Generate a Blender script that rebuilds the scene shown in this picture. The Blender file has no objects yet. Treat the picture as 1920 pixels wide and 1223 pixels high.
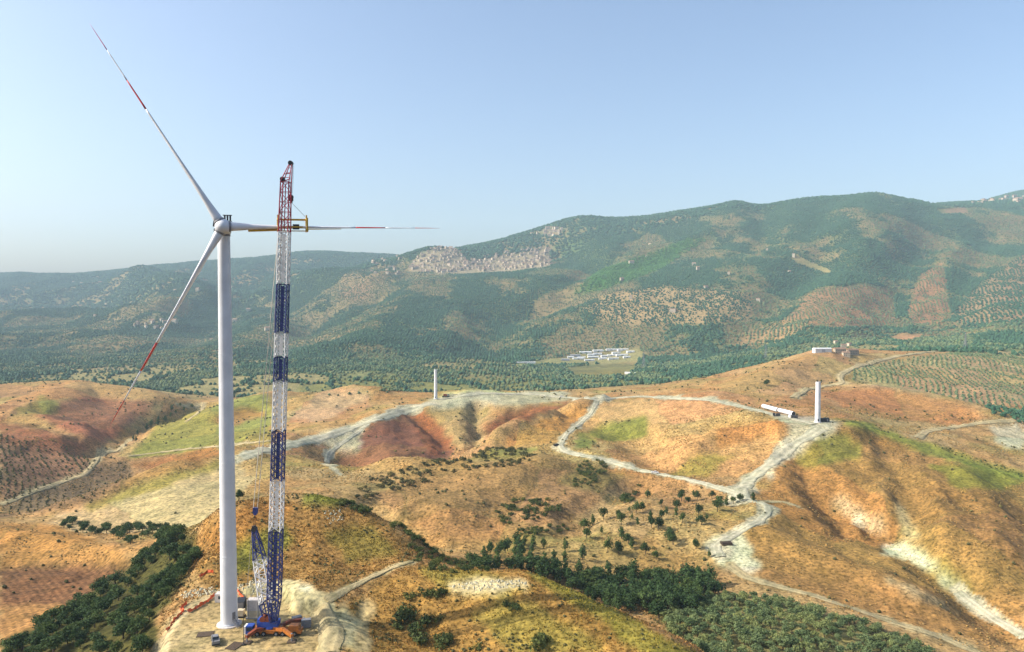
import bpy, math, random
import numpy as np
from mathutils import Vector, Matrix

random.seed(7)
RNG = np.random.default_rng(7)
R = math.radians
scene = bpy.context.scene
COL = scene.collection

# ------------------------------------------------------------------ camera
F, CX, CY = 1400.0, 960.0, 611.5          # focal length and centre in photo pixels
PITCH = math.atan((CY - 560.0) / F)       # horizon sits at photo row 560
CP, SP = math.cos(PITCH), math.sin(PITCH)
CZ = 92.0                                 # drone height above the turbine pad
cd = bpy.data.cameras.new('camera')
cam = bpy.data.objects.new('camera', cd)
COL.objects.link(cam)
cam.location = (0, 0, CZ)
cam.rotation_euler = (R(90) - PITCH, 0, 0)
cd.sensor_width = 36.0
cd.lens = 36.0 * F / 1920.0
cd.clip_start = 1.0
cd.clip_end = 40000.0
scene.camera = cam

# ------------------------------------------------------------------ light
SUN_EL = R(35)
az = R(4)                                 # sun from the left, a little towards the camera
TO_SUN = Vector((-math.cos(az) * math.cos(SUN_EL), -math.sin(az) * math.cos(SUN_EL), math.sin(SUN_EL)))
world = bpy.data.worlds.new('World')
scene.world = world
world.use_nodes = True
wn = world.node_tree.nodes
bg = wn['Background']
sky = wn.new('ShaderNodeTexSky')
sky.sky_type = 'NISHITA'
sky.sun_disc = False
sky.sun_elevation = SUN_EL
sky.sun_rotation = math.atan2(TO_SUN.x, TO_SUN.y)
sky.altitude = 300
sky.air_density = 1.0
sky.dust_density = 4.2
sky.ozone_density = 1.8
world.node_tree.links.new(sky.outputs[0], bg.inputs[0])
bg.inputs[1].default_value = 0.142
sl = bpy.data.lights.new('sun', 'SUN')
sl.energy = 3.9
sl.angle = R(0.55)
sl.color = (1.0, 0.94, 0.84)
sun = bpy.data.objects.new('sun', sl)
COL.objects.link(sun)
sun.location = TO_SUN * 500
sun.rotation_euler = TO_SUN.to_track_quat('Z', 'Y').to_euler()
vs = scene.view_settings
scene.display_settings.display_device = 'sRGB'
vs.view_transform = 'Standard'
vs.look = 'None'
vs.exposure = 0.74
vs.gamma = 1.0
vs.use_curve_mapping = False
cy = scene.cycles
cy.use_denoising = True
cy.max_bounces = 5
cy.diffuse_bounces = 2
cy.glossy_bounces = 2
cy.transmission_bounces = 2
cy.transparent_max_bounces = 4
cy.volume_bounces = 1
cy.caustics_reflective = cy.caustics_refractive = False

# ------------------------------------------------------------------ colour helpers
K = 0.61                                   # photo colour of a sunlit surface -> albedo

def lin(h):
    c = [int(h[i:i + 2], 16) / 255.0 for i in (0, 2, 4)]
    return np.array([x / 12.92 if x <= 0.04045 else ((x + 0.055) / 1.055) ** 2.4 for x in c])

TINT = np.array([0.96, 1.0, 0.87])          # takes the blue skylight back out of the photo colour

def alb(h, k=None):
    c = lin(h)
    c = c * .90 + .10 * (c @ np.array([.3, .6, .1]))
    return c * (K if k is None else k) * TINT

# ------------------------------------------------------------------ projection helpers
def st(u, v):
    xc, yc = (u - CX) / F, (CY - v) / F
    y = CP + yc * SP
    return xc / y, (-SP + yc * CP) / y

def pix(x, y, z):
    d = z - CZ
    zc = y * CP - d * SP
    yc = y * SP + d * CP
    return CX + F * x / zc, CY - F * yc / zc

def at(u, v, Y):
    s, t = st(u, v)
    return Vector((s * Y, Y, CZ + t * Y))

def plane0(u, v, z=0.0):
    s, t = st(u, v)
    Y = (z - CZ) / t
    return Vector((s * Y, Y, z))

# ------------------------------------------------------------------ noise
def _hash(ix, iy, seed):
    h = (ix.astype(np.int64) * 374761393 + iy.astype(np.int64) * 668265263 + seed * 1442695041) & 0x7fffffff
    h = ((h ^ (h >> 13)) * 1274126177) & 0x7fffffff
    return ((h ^ (h >> 16)) & 0xffff) / 65535.0

def vnoise(x, y, seed=0):
    x = np.asarray(x, float); y = np.asarray(y, float)
    ix, iy = np.floor(x), np.floor(y)
    fx, fy = x - ix, y - iy
    fx = fx * fx * fx * (fx * (fx * 6 - 15) + 10)
    fy = fy * fy * fy * (fy * (fy * 6 - 15) + 10)
    a = _hash(ix, iy, seed); b = _hash(ix + 1, iy, seed)
    c = _hash(ix, iy + 1, seed); d = _hash(ix + 1, iy + 1, seed)
    return (a + (b - a) * fx) * (1 - fy) + (c + (d - c) * fx) * fy

def fbm(x, y, seed=0, octv=4, gain=0.5):
    s = 0.0; a = 1.0; n = 0.0
    ca, sa = math.cos(0.6), math.sin(0.6)
    for k in range(octv):
        s = s + a * vnoise(x, y, seed + 17 * k); n += a
        x, y = (x * ca - y * sa) * 2.03 + 3.1, (x * sa + y * ca) * 2.03 + 7.7
        a *= gain
    return s / n

def ridged(x, y, seed=0, octv=4):
    s = 0.0; a = 1.0; n = 0.0
    ca, sa = math.cos(0.5), math.sin(0.5)
    for k in range(octv):
        s = s + a * (1 - np.abs(2 * vnoise(x, y, seed + 31 * k) - 1)); n += a
        x, y = (x * ca - y * sa) * 2.1 + 1.3, (x * sa + y * ca) * 2.1 + 9.2
        a *= 0.5
    return s / n

def worley(x, y, seed=0):
    ix, iy = np.floor(x), np.floor(y)
    f1 = np.full(np.shape(x), 9.0); f2 = f1.copy(); idv = np.zeros(np.shape(x))
    for a in (-1, 0, 1):
        for b in (-1, 0, 1):
            cx, cy = ix + a, iy + b
            px = cx + .15 + .7 * _hash(cx, cy, seed); py = cy + .15 + .7 * _hash(cx, cy, seed + 5)
            d = np.hypot(x - px, y - py)
            new = d < f1
            f2 = np.where(new, f1, np.minimum(f2, d))
            idv = np.where(new, _hash(cx, cy, seed + 9), idv)
            f1 = np.where(new, d, f1)
    return idv, f2 - f1

def inpoly(u, v, poly):
    res = np.zeros(np.shape(u), bool)
    n = len(poly)
    for k in range(n):
        x1, y1 = poly[k]; x2, y2 = poly[(k + 1) % n]
        if y1 == y2:
            continue
        c = (y1 > v) != (y2 > v)
        res ^= c & (u < (x2 - x1) * (v - y1) / (y2 - y1) + x1)
    return res

def smooth(a, b, x):
    t = np.clip((x - a) / (b - a), 0, 1)
    return t * t * (3 - 2 * t)

# ------------------------------------------------------------------ terrain heights
# photo point and distance; distances follow from the towers, crane and trees standing there
PTS = [
 # knoll behind the pad
 (560,925,300),(480,937,300),(400,967,285),(640,937,300),(700,965,295),(745,990,285),(600,1040,256),
 (480,1055,254),(680,1060,252),(395,1050,252),(640,1000,275),(540,985,275),(440,1000,270),
 # gully and fields on the left
 (350,1060,280),(330,1000,335),(300,1120,250),(250,1180,225),(200,1223,215),(100,1223,225),(0,1223,235),
 (100,1130,300),(0,1150,290),(100,1060,345),(0,1000,410),(230,1060,330),(200,1010,390),(-250,1100,320),(-250,950,450),
 (300,985,420),(200,990,430),(350,960,440),(300,920,500),(430,872,580),(150,965,470),(470,905,520),
 (150,950,510),(300,892,570),(0,960,560),(100,900,660),(230,850,770),(0,880,640),(100,835,780),(0,832,740),
 (150,790,950),(0,770,1000),(60,720,1250),(150,714,1300),(260,735,1270),(330,760,1150),(200,830,850),(300,800,930),
 (420,770,1080),(400,820,820),(480,745,1150),(560,747,1120),(640,733,1120),(700,737,1100),(560,790,900),
 (650,806,800),(480,850,640),(560,827,720),
 # red slope, ridge of the middle tower
 (650,890,705),(720,872,690),(700,822,800),(800,767,930),(850,800,850),(800,840,745),(900,782,920),(960,742,1020),
 (930,820,805),(817,748,1000),(880,738,1010),
 # middle hill with the shrub belt
 (700,915,500),(800,880,540),(880,838,600),(1000,850,590),(830,1010,400),(830,930,490),(950,950,460),(1000,900,520),
 (1100,960,440),(900,1020,390),(1040,832,640),(620,925,470),
 (1000,800,770),(1080,770,860),(1120,748,950),(1090,790,805),
 # bowl field and the plateau of the right tower
 (1200,883,560),(1380,925,490),(1280,893,545),(1200,800,760),(1200,840,655),(1300,800,720),(1330,748,820),(1220,745,900),
 (1400,800,680),(1430,870,560),(1460,770,700),(1533,792,635),(1500,830,590),(1440,880,530),
 (1440,960,440),(1380,1000,402),(1360,1040,374),(1400,1085,346),(1550,1130,322),(1700,1180,302),(1830,1223,287),(2050,1223,290),
 (1200,1120,335),(1050,1070,350),(1000,1035,378),(1300,1060,370),(1400,1150,300),(1500,1180,282),(1300,1180,272),(1350,1223,256),
 (1600,1223,268),(900,1040,352),
 # nearest ridge
 (700,1090,232),(850,1082,232),(1000,1075,232),(1080,1108,220),(1150,1150,207),(1250,1190,195),(1310,1223,188),
 (700,1170,212),(900,1150,211),(1000,1200,196),(800,1223,196),(1100,1223,190),(770,1052,250),(790,1022,280),
 # right flank
 (1600,800,640),(1700,845,592),(1920,890,560),(2150,930,540),(1600,900,520),(1700,1000,432),(1850,1100,362),(1500,1000,420),
 (1920,1000,442),(1800,920,505),(1920,1190,312),(2200,1050,420),
 (1700,740,900),(1850,790,750),(1620,770,765),(1450,702,1000),(1520,672,1150),(1570,655,1250),(1400,720,950),(1800,655,1400),
 (1750,700,1050),(1900,760,850),(1650,690,1085),(1920,700,1100),(1300,722,1050),(2200,760,900),
 # valley floor
 (500,715,1500),(700,702,1600),(1000,702,1700),(1120,668,2300),(1300,662,2150),(1450,650,2000),(1700,625,2000),(1900,622,1900),
 (0,690,2000),(250,700,1800),(900,672,2100),(700,662,2150),(2250,640,1900),(-300,690,2000),
 # slopes and mountains
 (1600,570,2500),(1240,575,2700),(1400,600,2350),(1600,500,3050),(1740,560,2550),(1900,540,2700),(1500,470,3300),(1300,470,3700),
 (1200,407,5000),(1300,391,4800),(1380,381,4650),(1430,387,4600),(1500,375,4450),(1550,372,4350),(1600,368,4300),(1650,368,4300),(1690,372,4350),(1735,386,4500),
 (1785,383,4900),(1860,372,6200),(1920,358,6500),(1850,450,3600),(1700,430,3500),
 (1140,415,5200),(1085,409,5200),(1050,418,5200),(960,441,5000),(900,455,5000),(870,462,5000),(1000,482,4300),(900,492,4200),(800,466,4300),(840,470,4300),
 (760,500,4200),(720,475,6300),(640,472,6500),(600,471,6500),(500,484,6500),(400,490,6500),(300,498,6700),(220,507,6800),(145,517,7000),(80,511,7000),(0,513,7000),(-80,517,7000),
 (300,540,5500),(500,530,5000),(700,545,3800),(600,580,3300),(400,600,3600),(100,600,4000),(100,660,2600),(350,650,2500),
 (700,622,2600),(1000,585,3000),(900,550,3300),(940,600,2800),(1200,500,3600),(1090,540,3150),(1100,610,2600),(200,570,4700),
 (2250,400,4300),(2250,520,2800),(2250,370,6500),(-300,520,7000),(-300,600,4000),(-300,560,5500),
]
# hidden or out-of-frame ground: (photo column at the horizon, distance, height)
HID = [
 (320,200,-1),(320,228,-2),(430,200,0),(430,236,0),(540,200,0),(540,238,3.0),(625,200,3.2),(606,222,4.2),(430,150,-2),(600,150,-2),
 (560,380,-16),(640,380,-22),(450,375,-20),(740,350,-27),(700,400,-32),(560,440,-30),
 (850,285,-14),(1000,285,-26),(1100,262,-22),(1200,240,-19),(1280,225,-15),(1000,310,-33),(1150,300,-35),
 (700,150,-6),(1000,150,-3),(1300,150,-6),(1500,190,-28),(1600,170,-34),(1900,200,-45),(300,150,-12),(0,150,-32),(-300,150,-42),
 (700,100,-20),(1200,100,-16),(200,100,-30),(1800,100,-50),
 (200,620,-76),(300,680,-77),(100,560,-66),(800,640,-63),(880,700,-60),(980,690,-50),
 (100,1550,-92),(480,1350,-86),(300,1450,-88),(1000,1300,-72),(820,1250,-82),(640,1300,-82),(1200,1300,-62),(1400,1350,-44),(1600,1500,-30),
 (1640,5600,520),(1380,5700,520),(1090,6300,480),(870,6000,380),(800,5200,270),(640,8000,300),(300,8200,220),(0,8400,200),(1900,8200,700),
 (960,9400,250),(0,9400,200),(1900,9400,500),(-300,9400,200),(2250,9400,500),
]
ca, cb, ct = [], [], []
for (u, v, Y) in PTS:
    s, t = st(u, v)
    ca.append(s); cb.append(math.log(Y)); ct.append(t)
for (u, Y, z) in HID:
    ca.append((u - CX) / F); cb.append(math.log(Y)); ct.append((z - CZ) / Y)
ca, cb, ct = map(np.array, (ca, cb, ct))
CR = 0.03

def kern(a, b):
    return np.sqrt((a[:, None] - ca[None]) ** 2 + (b[:, None] - cb[None]) ** 2 + CR * CR)
n = len(ca)
A = np.zeros((n + 3, n + 3))
A[:n, :n] = kern(ca, cb) - 2e-3 * np.eye(n)
A[:n, n] = 1; A[:n, n + 1] = ca; A[:n, n + 2] = cb
A[n:, :n] = A[:n, n:].T
W = np.linalg.solve(A, np.concatenate([ct, np.zeros(3)]))

NI, NJ = 940, 700
S0, S1 = -0.95, 0.95
L0, L1 = math.log(96.0), math.log(9300.0)
sg = np.linspace(S0, S1, NI)
lg = np.linspace(L0, L1, NJ)
LL, SS = np.meshgrid(lg, sg, indexing='ij')       # rows: distance, columns: bearing
flat_a, flat_b = SS.ravel(), LL.ravel()
TT = np.empty(flat_a.size)
for k in range(0, flat_a.size, 20000):
    a_, b_ = flat_a[k:k + 20000], flat_b[k:k + 20000]
    TT[k:k + 20000] = kern(a_, b_) @ W[:n] + W[n] + W[n + 1] * a_ + W[n + 2] * b_
YY = np.exp(LL)
XX = SS * YY
ZZ = CZ + TT.reshape(NJ, NI) * YY
# mountain ridges and gullies
amp = 0.011 * YY * smooth(1700, 3000, YY) * (1 - .75 * smooth(3900, 4400, YY) * smooth(-.2, .1, SS) - .6 * smooth(5600, 6300, YY) * (1 - smooth(-.2, .1, SS)))
ZZ += amp * 2.0 * (ridged(XX / 1100 + 3, YY / 1500, 5, 5) - 0.62)
amp = 5.5 * smooth(290, 620, YY) * (1 - 0.6 * smooth(1100, 1500, YY))
ZZ += amp * 2 * (fbm(XX / 95, YY / 120, 11, 3) - 0.5)
ZZ += 1.7 * smooth(330, 450, YY) * (ridged(XX / 42, YY / 75, 21, 4) - 0.6) * 2
near = 1 - smooth(300, 420, YY)
ZZ += near * 1.3 * 2 * (fbm(XX / 17, YY / 22, 3, 4) - 0.5)
ZZ += near * 0.35 * 2 * (fbm(XX / 3.2, YY / 3.2, 13, 2) - 0.5)
ZZ += 0.9 * smooth(330, 420, YY) * (1 - smooth(900, 1300, YY)) * (ridged(XX / 15, YY / 24, 23, 3) - 0.6) * 2
# folds of the hills: crests and gullies that show in the photo
def trace(pts):
    out = []
    for u, v in pts:
        s, t = st(u, v)
        i = int(np.clip((s - S0) / (S1 - S0) * (NI - 1), 0, NI - 1))
        col = (ZZ[:, i] - CZ) / YY[:, 0]
        ok = np.nonzero((col >= t) & (YY[:, 0] > 150))[0]
        if len(ok):
            Yq = YY[ok[0], 0]
            if not out or abs(Yq / out[-1][1] - 1) < .35:
                out.append((s * Yq, Yq))
    return out
FOLDS = [
 ([(75,778),(110,752),(160,738),(230,745),(310,762)], 10, 60), ([(0,786),(90,805),(190,833)], 9, 34), ([(0,815),(60,824),(120,840)], 6, 30),
 ([(190,840),(240,802),(300,782),(370,760)], -9, 26), ([(150,955),(300,897),(440,857)], 5, 30), ([(400,790),(470,760),(520,748)], 7, 40),
 ([(930,832),(1010,792),(1110,760)], 7, 22), ([(905,802),(980,776),(1060,758)], -7, 18), ([(770,767),(830,815),(870,850)], -5, 15), ([(893,762),(893,830)], -5, 12),
 ([(700,785),(720,830),(740,880)], 5, 24), ([(1290,850),(1350,818),(1450,806)], 4, 15), ([(1330,800),(1440,785)], -3, 14), ([(1050,844),(1200,886),(1384,930)], 2.5, 13),
 ([(1130,800),(1180,815),(1230,870)], -4, 20), ([(1560,925),(1650,985),(1760,1070),(1920,1195)], -5, 15), ([(1640,832),(1700,920),(1720,1000)], -4.5, 14),
 ([(1600,815),(1670,900),(1790,1040)], 5, 24), ([(1500,850),(1520,920),(1600,1000)], -4, 14), ([(1800,885),(1850,960),(1900,1060)], 4.5, 22),
 ([(0,1005),(120,1022),(230,1050)], 2.2, 12), ([(0,1062),(150,1056),(240,1062)], -1.6, 9), ([(700,942),(760,985),(830,1012),(930,1012)], -4, 18),
 ([(1060,990),(1120,945),(1200,910)], -4, 16), ([(830,960),(950,900),(1020,872)], 3.5, 25), ([(560,760),(640,740),(700,738)], 6, 40), ([(1420,725),(1490,692),(1560,668)], 6, 50),
 ([(1640,735),(1740,750),(1850,785)], 5, 35), ([(1450,1010),(1560,1060),(1700,1120)], 3, 18),
 ([(260,532),(330,548),(390,572)], 75, 170), ([(0,562),(120,562),(230,582)], -55, 190), ([(0,602),(150,592),(300,612)], 45, 170), ([(480,512),(600,522),(700,532)], 45, 150), ([(420,545),(520,560),(600,600)], -45, 140), ([(0,640),(160,632),(320,645)], 25, 130),
 ([(1380,388),(1360,420),(1330,450)], 24, 130), ([(1645,374),(1600,420),(1560,460)], 20, 150), ([(1432,394),(1440,430),(1420,470)], -30, 90), ([(1738,392),(1730,430),(1700,470)], -30, 100), ([(1088,414),(1105,450),(1130,480)], 18, 110), ([(1000,444),(1040,470)], -16, 100), ([(1480,384),(1500,420)], 12, 90), ([(1560,380),(1540,420),(1500,450)], -18, 90),
 ([(1060,470),(1120,500),(1060,560),(940,590),(900,660)], -50, 120), ([(1330,450),(1200,490),(1080,555)], 45, 110), ([(1780,430),(1700,490),(1690,560),(1650,620)], -45, 110),
 ([(1560,450),(1470,540),(1410,600),(1400,640)], -45, 120), ([(1620,470),(1560,550)], 28, 120), ([(250,522),(300,548),(330,580)], 60, 230), ([(700,560),(600,600),(500,660)], -35, 140),
 ([(520,500),(420,560),(330,640)], -40, 180), ([(1850,440),(1800,540),(1780,620)], -35, 100), ([(780,540),(720,600),(680,650)], 25, 120),
]
for pts_, hh_, ww_ in FOLDS:
    hh_ = hh_ * (1.75 if abs(hh_) < 11 else 1.0)
    tr = trace(pts_)
    if len(tr) < 2:
        continue
    ys_ = [q[1] for q in tr]; xs_ = [q[0] for q in tr]
    bx = (YY > min(ys_) - 3 * ww_) & (YY < max(ys_) + 3 * ww_) & (XX > min(xs_) - 3 * ww_) & (XX < max(xs_) + 3 * ww_)
    xq, yq = XX[bx], YY[bx]
    d_ = np.full(xq.shape, 1e9)
    for (x1, y1), (x2, y2) in zip(tr[:-1], tr[1:]):
        L2_ = (x2 - x1) ** 2 + (y2 - y1) ** 2 + 1e-9
        t_ = np.clip(((xq - x1) * (x2 - x1) + (yq - y1) * (y2 - y1)) / L2_, 0, 1)
        d_ = np.minimum(d_, np.hypot(xq - x1 - t_ * (x2 - x1), yq - y1 - t_ * (y2 - y1)))
    d_ = d_ * (1 + .5 * (fbm(xq / ww_, yq / ww_, 33, 3) - .5) * 2)
    ZZ[bx] += hh_ * np.exp(-(d_ / ww_) ** 2 * 1.3)
# level working pads
def poly_dist(X, Y, poly):
    d = np.full(np.shape(X), 1e9)
    for k in range(len(poly)):
        (x1, y1), (x2, y2) = poly[k], poly[(k + 1) % len(poly)]
        L2 = (x2 - x1) ** 2 + (y2 - y1) ** 2
        t = np.clip(((X - x1) * (x2 - x1) + (Y - y1) * (y2 - y1)) / L2, 0, 1)
        d = np.minimum(d, np.hypot(X - x1 - t * (x2 - x1), Y - y1 - t * (y2 - y1)))
    return np.where(inpoly(X, Y, poly), -d, d)
PADPX = [(300, 1260), (322, 1200), (352, 1148), (425, 1118), (520, 1112), (545, 1152), (590, 1153), (600, 1190), (590, 1260)]
PAD = [tuple(plane0(u, v)[:2]) for u, v in PADPX]
win = (YY < 330)
dd = np.full(YY.shape, 99.0)
dd[win] = poly_dist(XX[win], YY[win], PAD)
dd = dd + 1.2 * (fbm(XX / 5, YY / 5, 77, 2) - 0.5) * 2
ZZ = ZZ * np.where(XX > -80, smooth(0.0, 2.4, dd), smooth(0.0, 5.0, dd))
for (u, v, Yc, rad) in ((817, 748, 1000, 26), (1533, 792, 635, 24), (1462, 777, 690, 34)):
    p = at(u, v, Yc)
    d = np.hypot(XX - p.x, YY - p.y)
    w = 1 - smooth(rad * 0.7, rad * 1.7, d)
    ZZ = ZZ * (1 - w) + p.z * w
Zcam = (ZZ - CZ) / YY
HMAX = np.maximum.accumulate(Zcam, axis=0)

def hgt(x, y):
    x = np.asarray(x, float); y = np.asarray(y, float)
    i = np.clip((x / y - S0) / (S1 - S0) * (NI - 1), 0, NI - 1.001)
    j = np.clip((np.log(y) - L0) / (L1 - L0) * (NJ - 1), 0, NJ - 1.001)
    i0, j0 = i.astype(int), j.astype(int)
    fi, fj = i - i0, j - j0
    return (ZZ[j0, i0] * (1 - fi) * (1 - fj) + ZZ[j0, i0 + 1] * fi * (1 - fj)
            + ZZ[j0 + 1, i0] * (1 - fi) * fj + ZZ[j0 + 1, i0 + 1] * fi * fj)

def visible(x, y, z, margin=0.0):
    i = np.clip(((x / y) - S0) / (S1 - S0) * (NI - 1), 0, NI - 1).astype(int)
    j = np.clip((np.log(y) - L0) / (L1 - L0) * (NJ - 1), 0, NJ - 1).astype(int)
    return (z + margin - CZ) / y >= HMAX[j, i] - 1e-4

YS = np.exp(lg)

def hit(u, v, ymin=120.0):
    """ground point seen at a photo pixel"""
    s, t = st(u, v)
    i = min(max((s - S0) / (S1 - S0) * (NI - 1), 0), NI - 1.001)
    i0 = int(i); fi = i - i0
    col = (ZZ[:, i0] * (1 - fi) + ZZ[:, i0 + 1] * fi - CZ) / YS
    ok = np.nonzero((col >= t) & (YS >= ymin))[0]
    if len(ok) == 0:
        return None
    j = ok[0]
    if j == 0:
        Y = YS[0]
    else:
        a, b = col[j - 1], col[j]
        f = min(max((t - a) / (b - a + 1e-12), 0), 1)
        Y = YS[j - 1] * (YS[j] / YS[j - 1]) ** f
    return Vector((s * Y, Y, float(hgt(s * Y, Y))))

# ------------------------------------------------------------------ ground colours
UU, VV = pix(XX, YY, ZZ)
wx = (fbm(XX / (YY * 0.03), YY / (YY * 0.03) + LL * 40, 41, 3) - 0.5)
wy = (fbm(XX / (YY * 0.03) + 50, LL * 40 + 9, 43, 3) - 0.5)
UW = UU + wx * 26
VW = VV + wy * 12
colr = np.zeros(YY.shape + (3,))

def put(mask, c):
    m = mask[..., None] if mask.ndim == 2 else mask
    global colr
    colr = colr * (1 - m) + np.asarray(c) * m

nA = fbm(XX / 60, YY / 60, 51, 4); nB = fbm(XX / 25 + 8, YY / 25, 53, 4); nC = fbm(XX / 8, YY / 8, 57, 3); nD = fbm(XX / 140, YY / 140, 58, 3)

def field_cells(X, Y):
    """patchwork of fields on the plain and lower slopes: cell value and distance to the field edge"""
    wxx = X + 110 * (fbm(X / 120, Y / 120, 101, 4) - .5); wyy = Y + 110 * (fbm(X / 120 + 4, Y / 120, 103, 4) - .5)
    c_, e_ = worley((wxx + .35 * wyy) / 150, wyy / 150, 105)
    return c_, e_ * 150

def grove_zone(X, Y):
    """1 where open groves on tan soil cover the slopes, 0 where woods do"""
    g_ = fbm(X / 190 + 2, Y / 260, 141, 5) + .22 * (fbm(X / 45, Y / 60, 143, 3) - .5)
    hi = smooth(3500, 4600, Y) * .14 + smooth(5000, 6500, Y) * .05
    return smooth(.44, .60, g_ - hi + .05 * smooth(.1, -.3, X / Y))

def near_cells(X, Y):
    wxx = X + 26 * (fbm(X / 50, Y / 50, 111, 3) - .5); wyy = Y + 26 * (fbm(X / 50 + 4, Y / 50, 113, 3) - .5)
    c_, e_ = worley(wxx / 85, wyy / 110, 115)
    return c_, e_ * 85
colr[:] = alb('c69b66')
put(smooth(0.44, 0.60, nB) * .7, alb('b98752'))
put(smooth(0.5, 0.7, nA) * 0.7, alb('d0aa78'))
put(smooth(0.62, 0.74, fbm(XX / 45, YY / 45, 61, 4)) * 0.45, alb('a0924f'))
# far land
far = smooth(1280, 1400, YY)
nG = fbm(XX / 90, YY / 120, 73, 4)
fid, fed = field_cells(XX, YY)
fc = np.zeros_like(colr)
fc[:] = alb('6b7d52')
for lo, hi, hx in ((0, .15, 'a89a6a'), (.15, .30, '8e9060'), (.30, .44, '84905c'), (.44, .52, '948a5a'), (.52, .62, '5f7a4c')):
    fc[(fid >= lo) & (fid < hi)] = alb(hx)
gz = grove_zone(XX, YY)
m = (gz * smooth(1700, 2300, YY))[..., None] * .85
fc = fc * (1 - m) + (alb('917c5c') * (.85 + .35 * nG[..., None])) * m
m = (smooth(2000, 2800, YY) * (1 - gz))[..., None] * 0.8
fc = fc * (1 - m) + alb('5a7350') * m
colr = colr * (1 - far[..., None]) + fc * far[..., None]

ROADS = [
 ([(812,757),(760,769),(700,788),(650,806),(590,824),(520,838),(450,857)], 13, 'gravel'),
 ([(690,796),(650,826),(615,850),(613,868),(640,892)], 5, 'gravel'),
 ([(822,750),(900,738),(1000,740),(1060,746),(1122,749)], 9, 'gravel'),
 ([(1122,748),(1200,744),(1330,750),(1400,765),(1460,780),(1528,796)], 9, 'gravel'),
 ([(1120,750),(1108,776),(1085,796),(1060,816),(1047,838),(1062,849),(1130,862),(1200,882),(1290,899),(1384,926)], 5.5, 'gravel'),
 ([(1540,803),(1490,833),(1440,873),(1400,905),(1384,926),(1400,940)], 10, 'gravel'),
 ([(1390,932),(1412,940),(1438,946),(1442,960),(1420,980),(1380,1000),(1340,1024),(1350,1045)], 5.5, 'gravel'),
 ([(1420,941),(1470,942),(1500,952)], 4, 'dirt'),
 ([(1370,1062),(1400,1084),(1440,1096),(1520,1116),(1600,1142),(1680,1170),(1750,1190),(1835,1225)], 5, 'dirt'),
 ([(1488,747),(1510,731),(1560,722),(1582,720),(1572,706),(1600,690),(1680,669),(1760,658),(1832,652)], 8, 'dirt'),
 ([(0,948),(80,917),(160,890),(180,866),(190,850),(226,845),(236,830),(246,824)], 5, 'dirt'),
 ([(520,826),(420,836),(350,843),(240,856)], 5, 'dirt'),
 ([(1795,1112),(1825,1135),(1860,1160),(1922,1196)], 4, 'gravel'),
 ([(1720,822),(1740,808),(1800,800),(1850,792),(1922,788)], 7, 'dirt'),
 ([(1882,684),(1922,694)], 8, 'dirt'),
 ([(330,760),(372,764),(382,756),(376,772),(350,790)], 5, 'dirt'),
 ([(612,1128),(650,1106),(700,1082),(735,1066),(772,1054)], 2.6, 'dirt'),
 ([(612,1225),(622,1190),(615,1160),(600,1140)], 6, 'dirt'),
]
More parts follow.
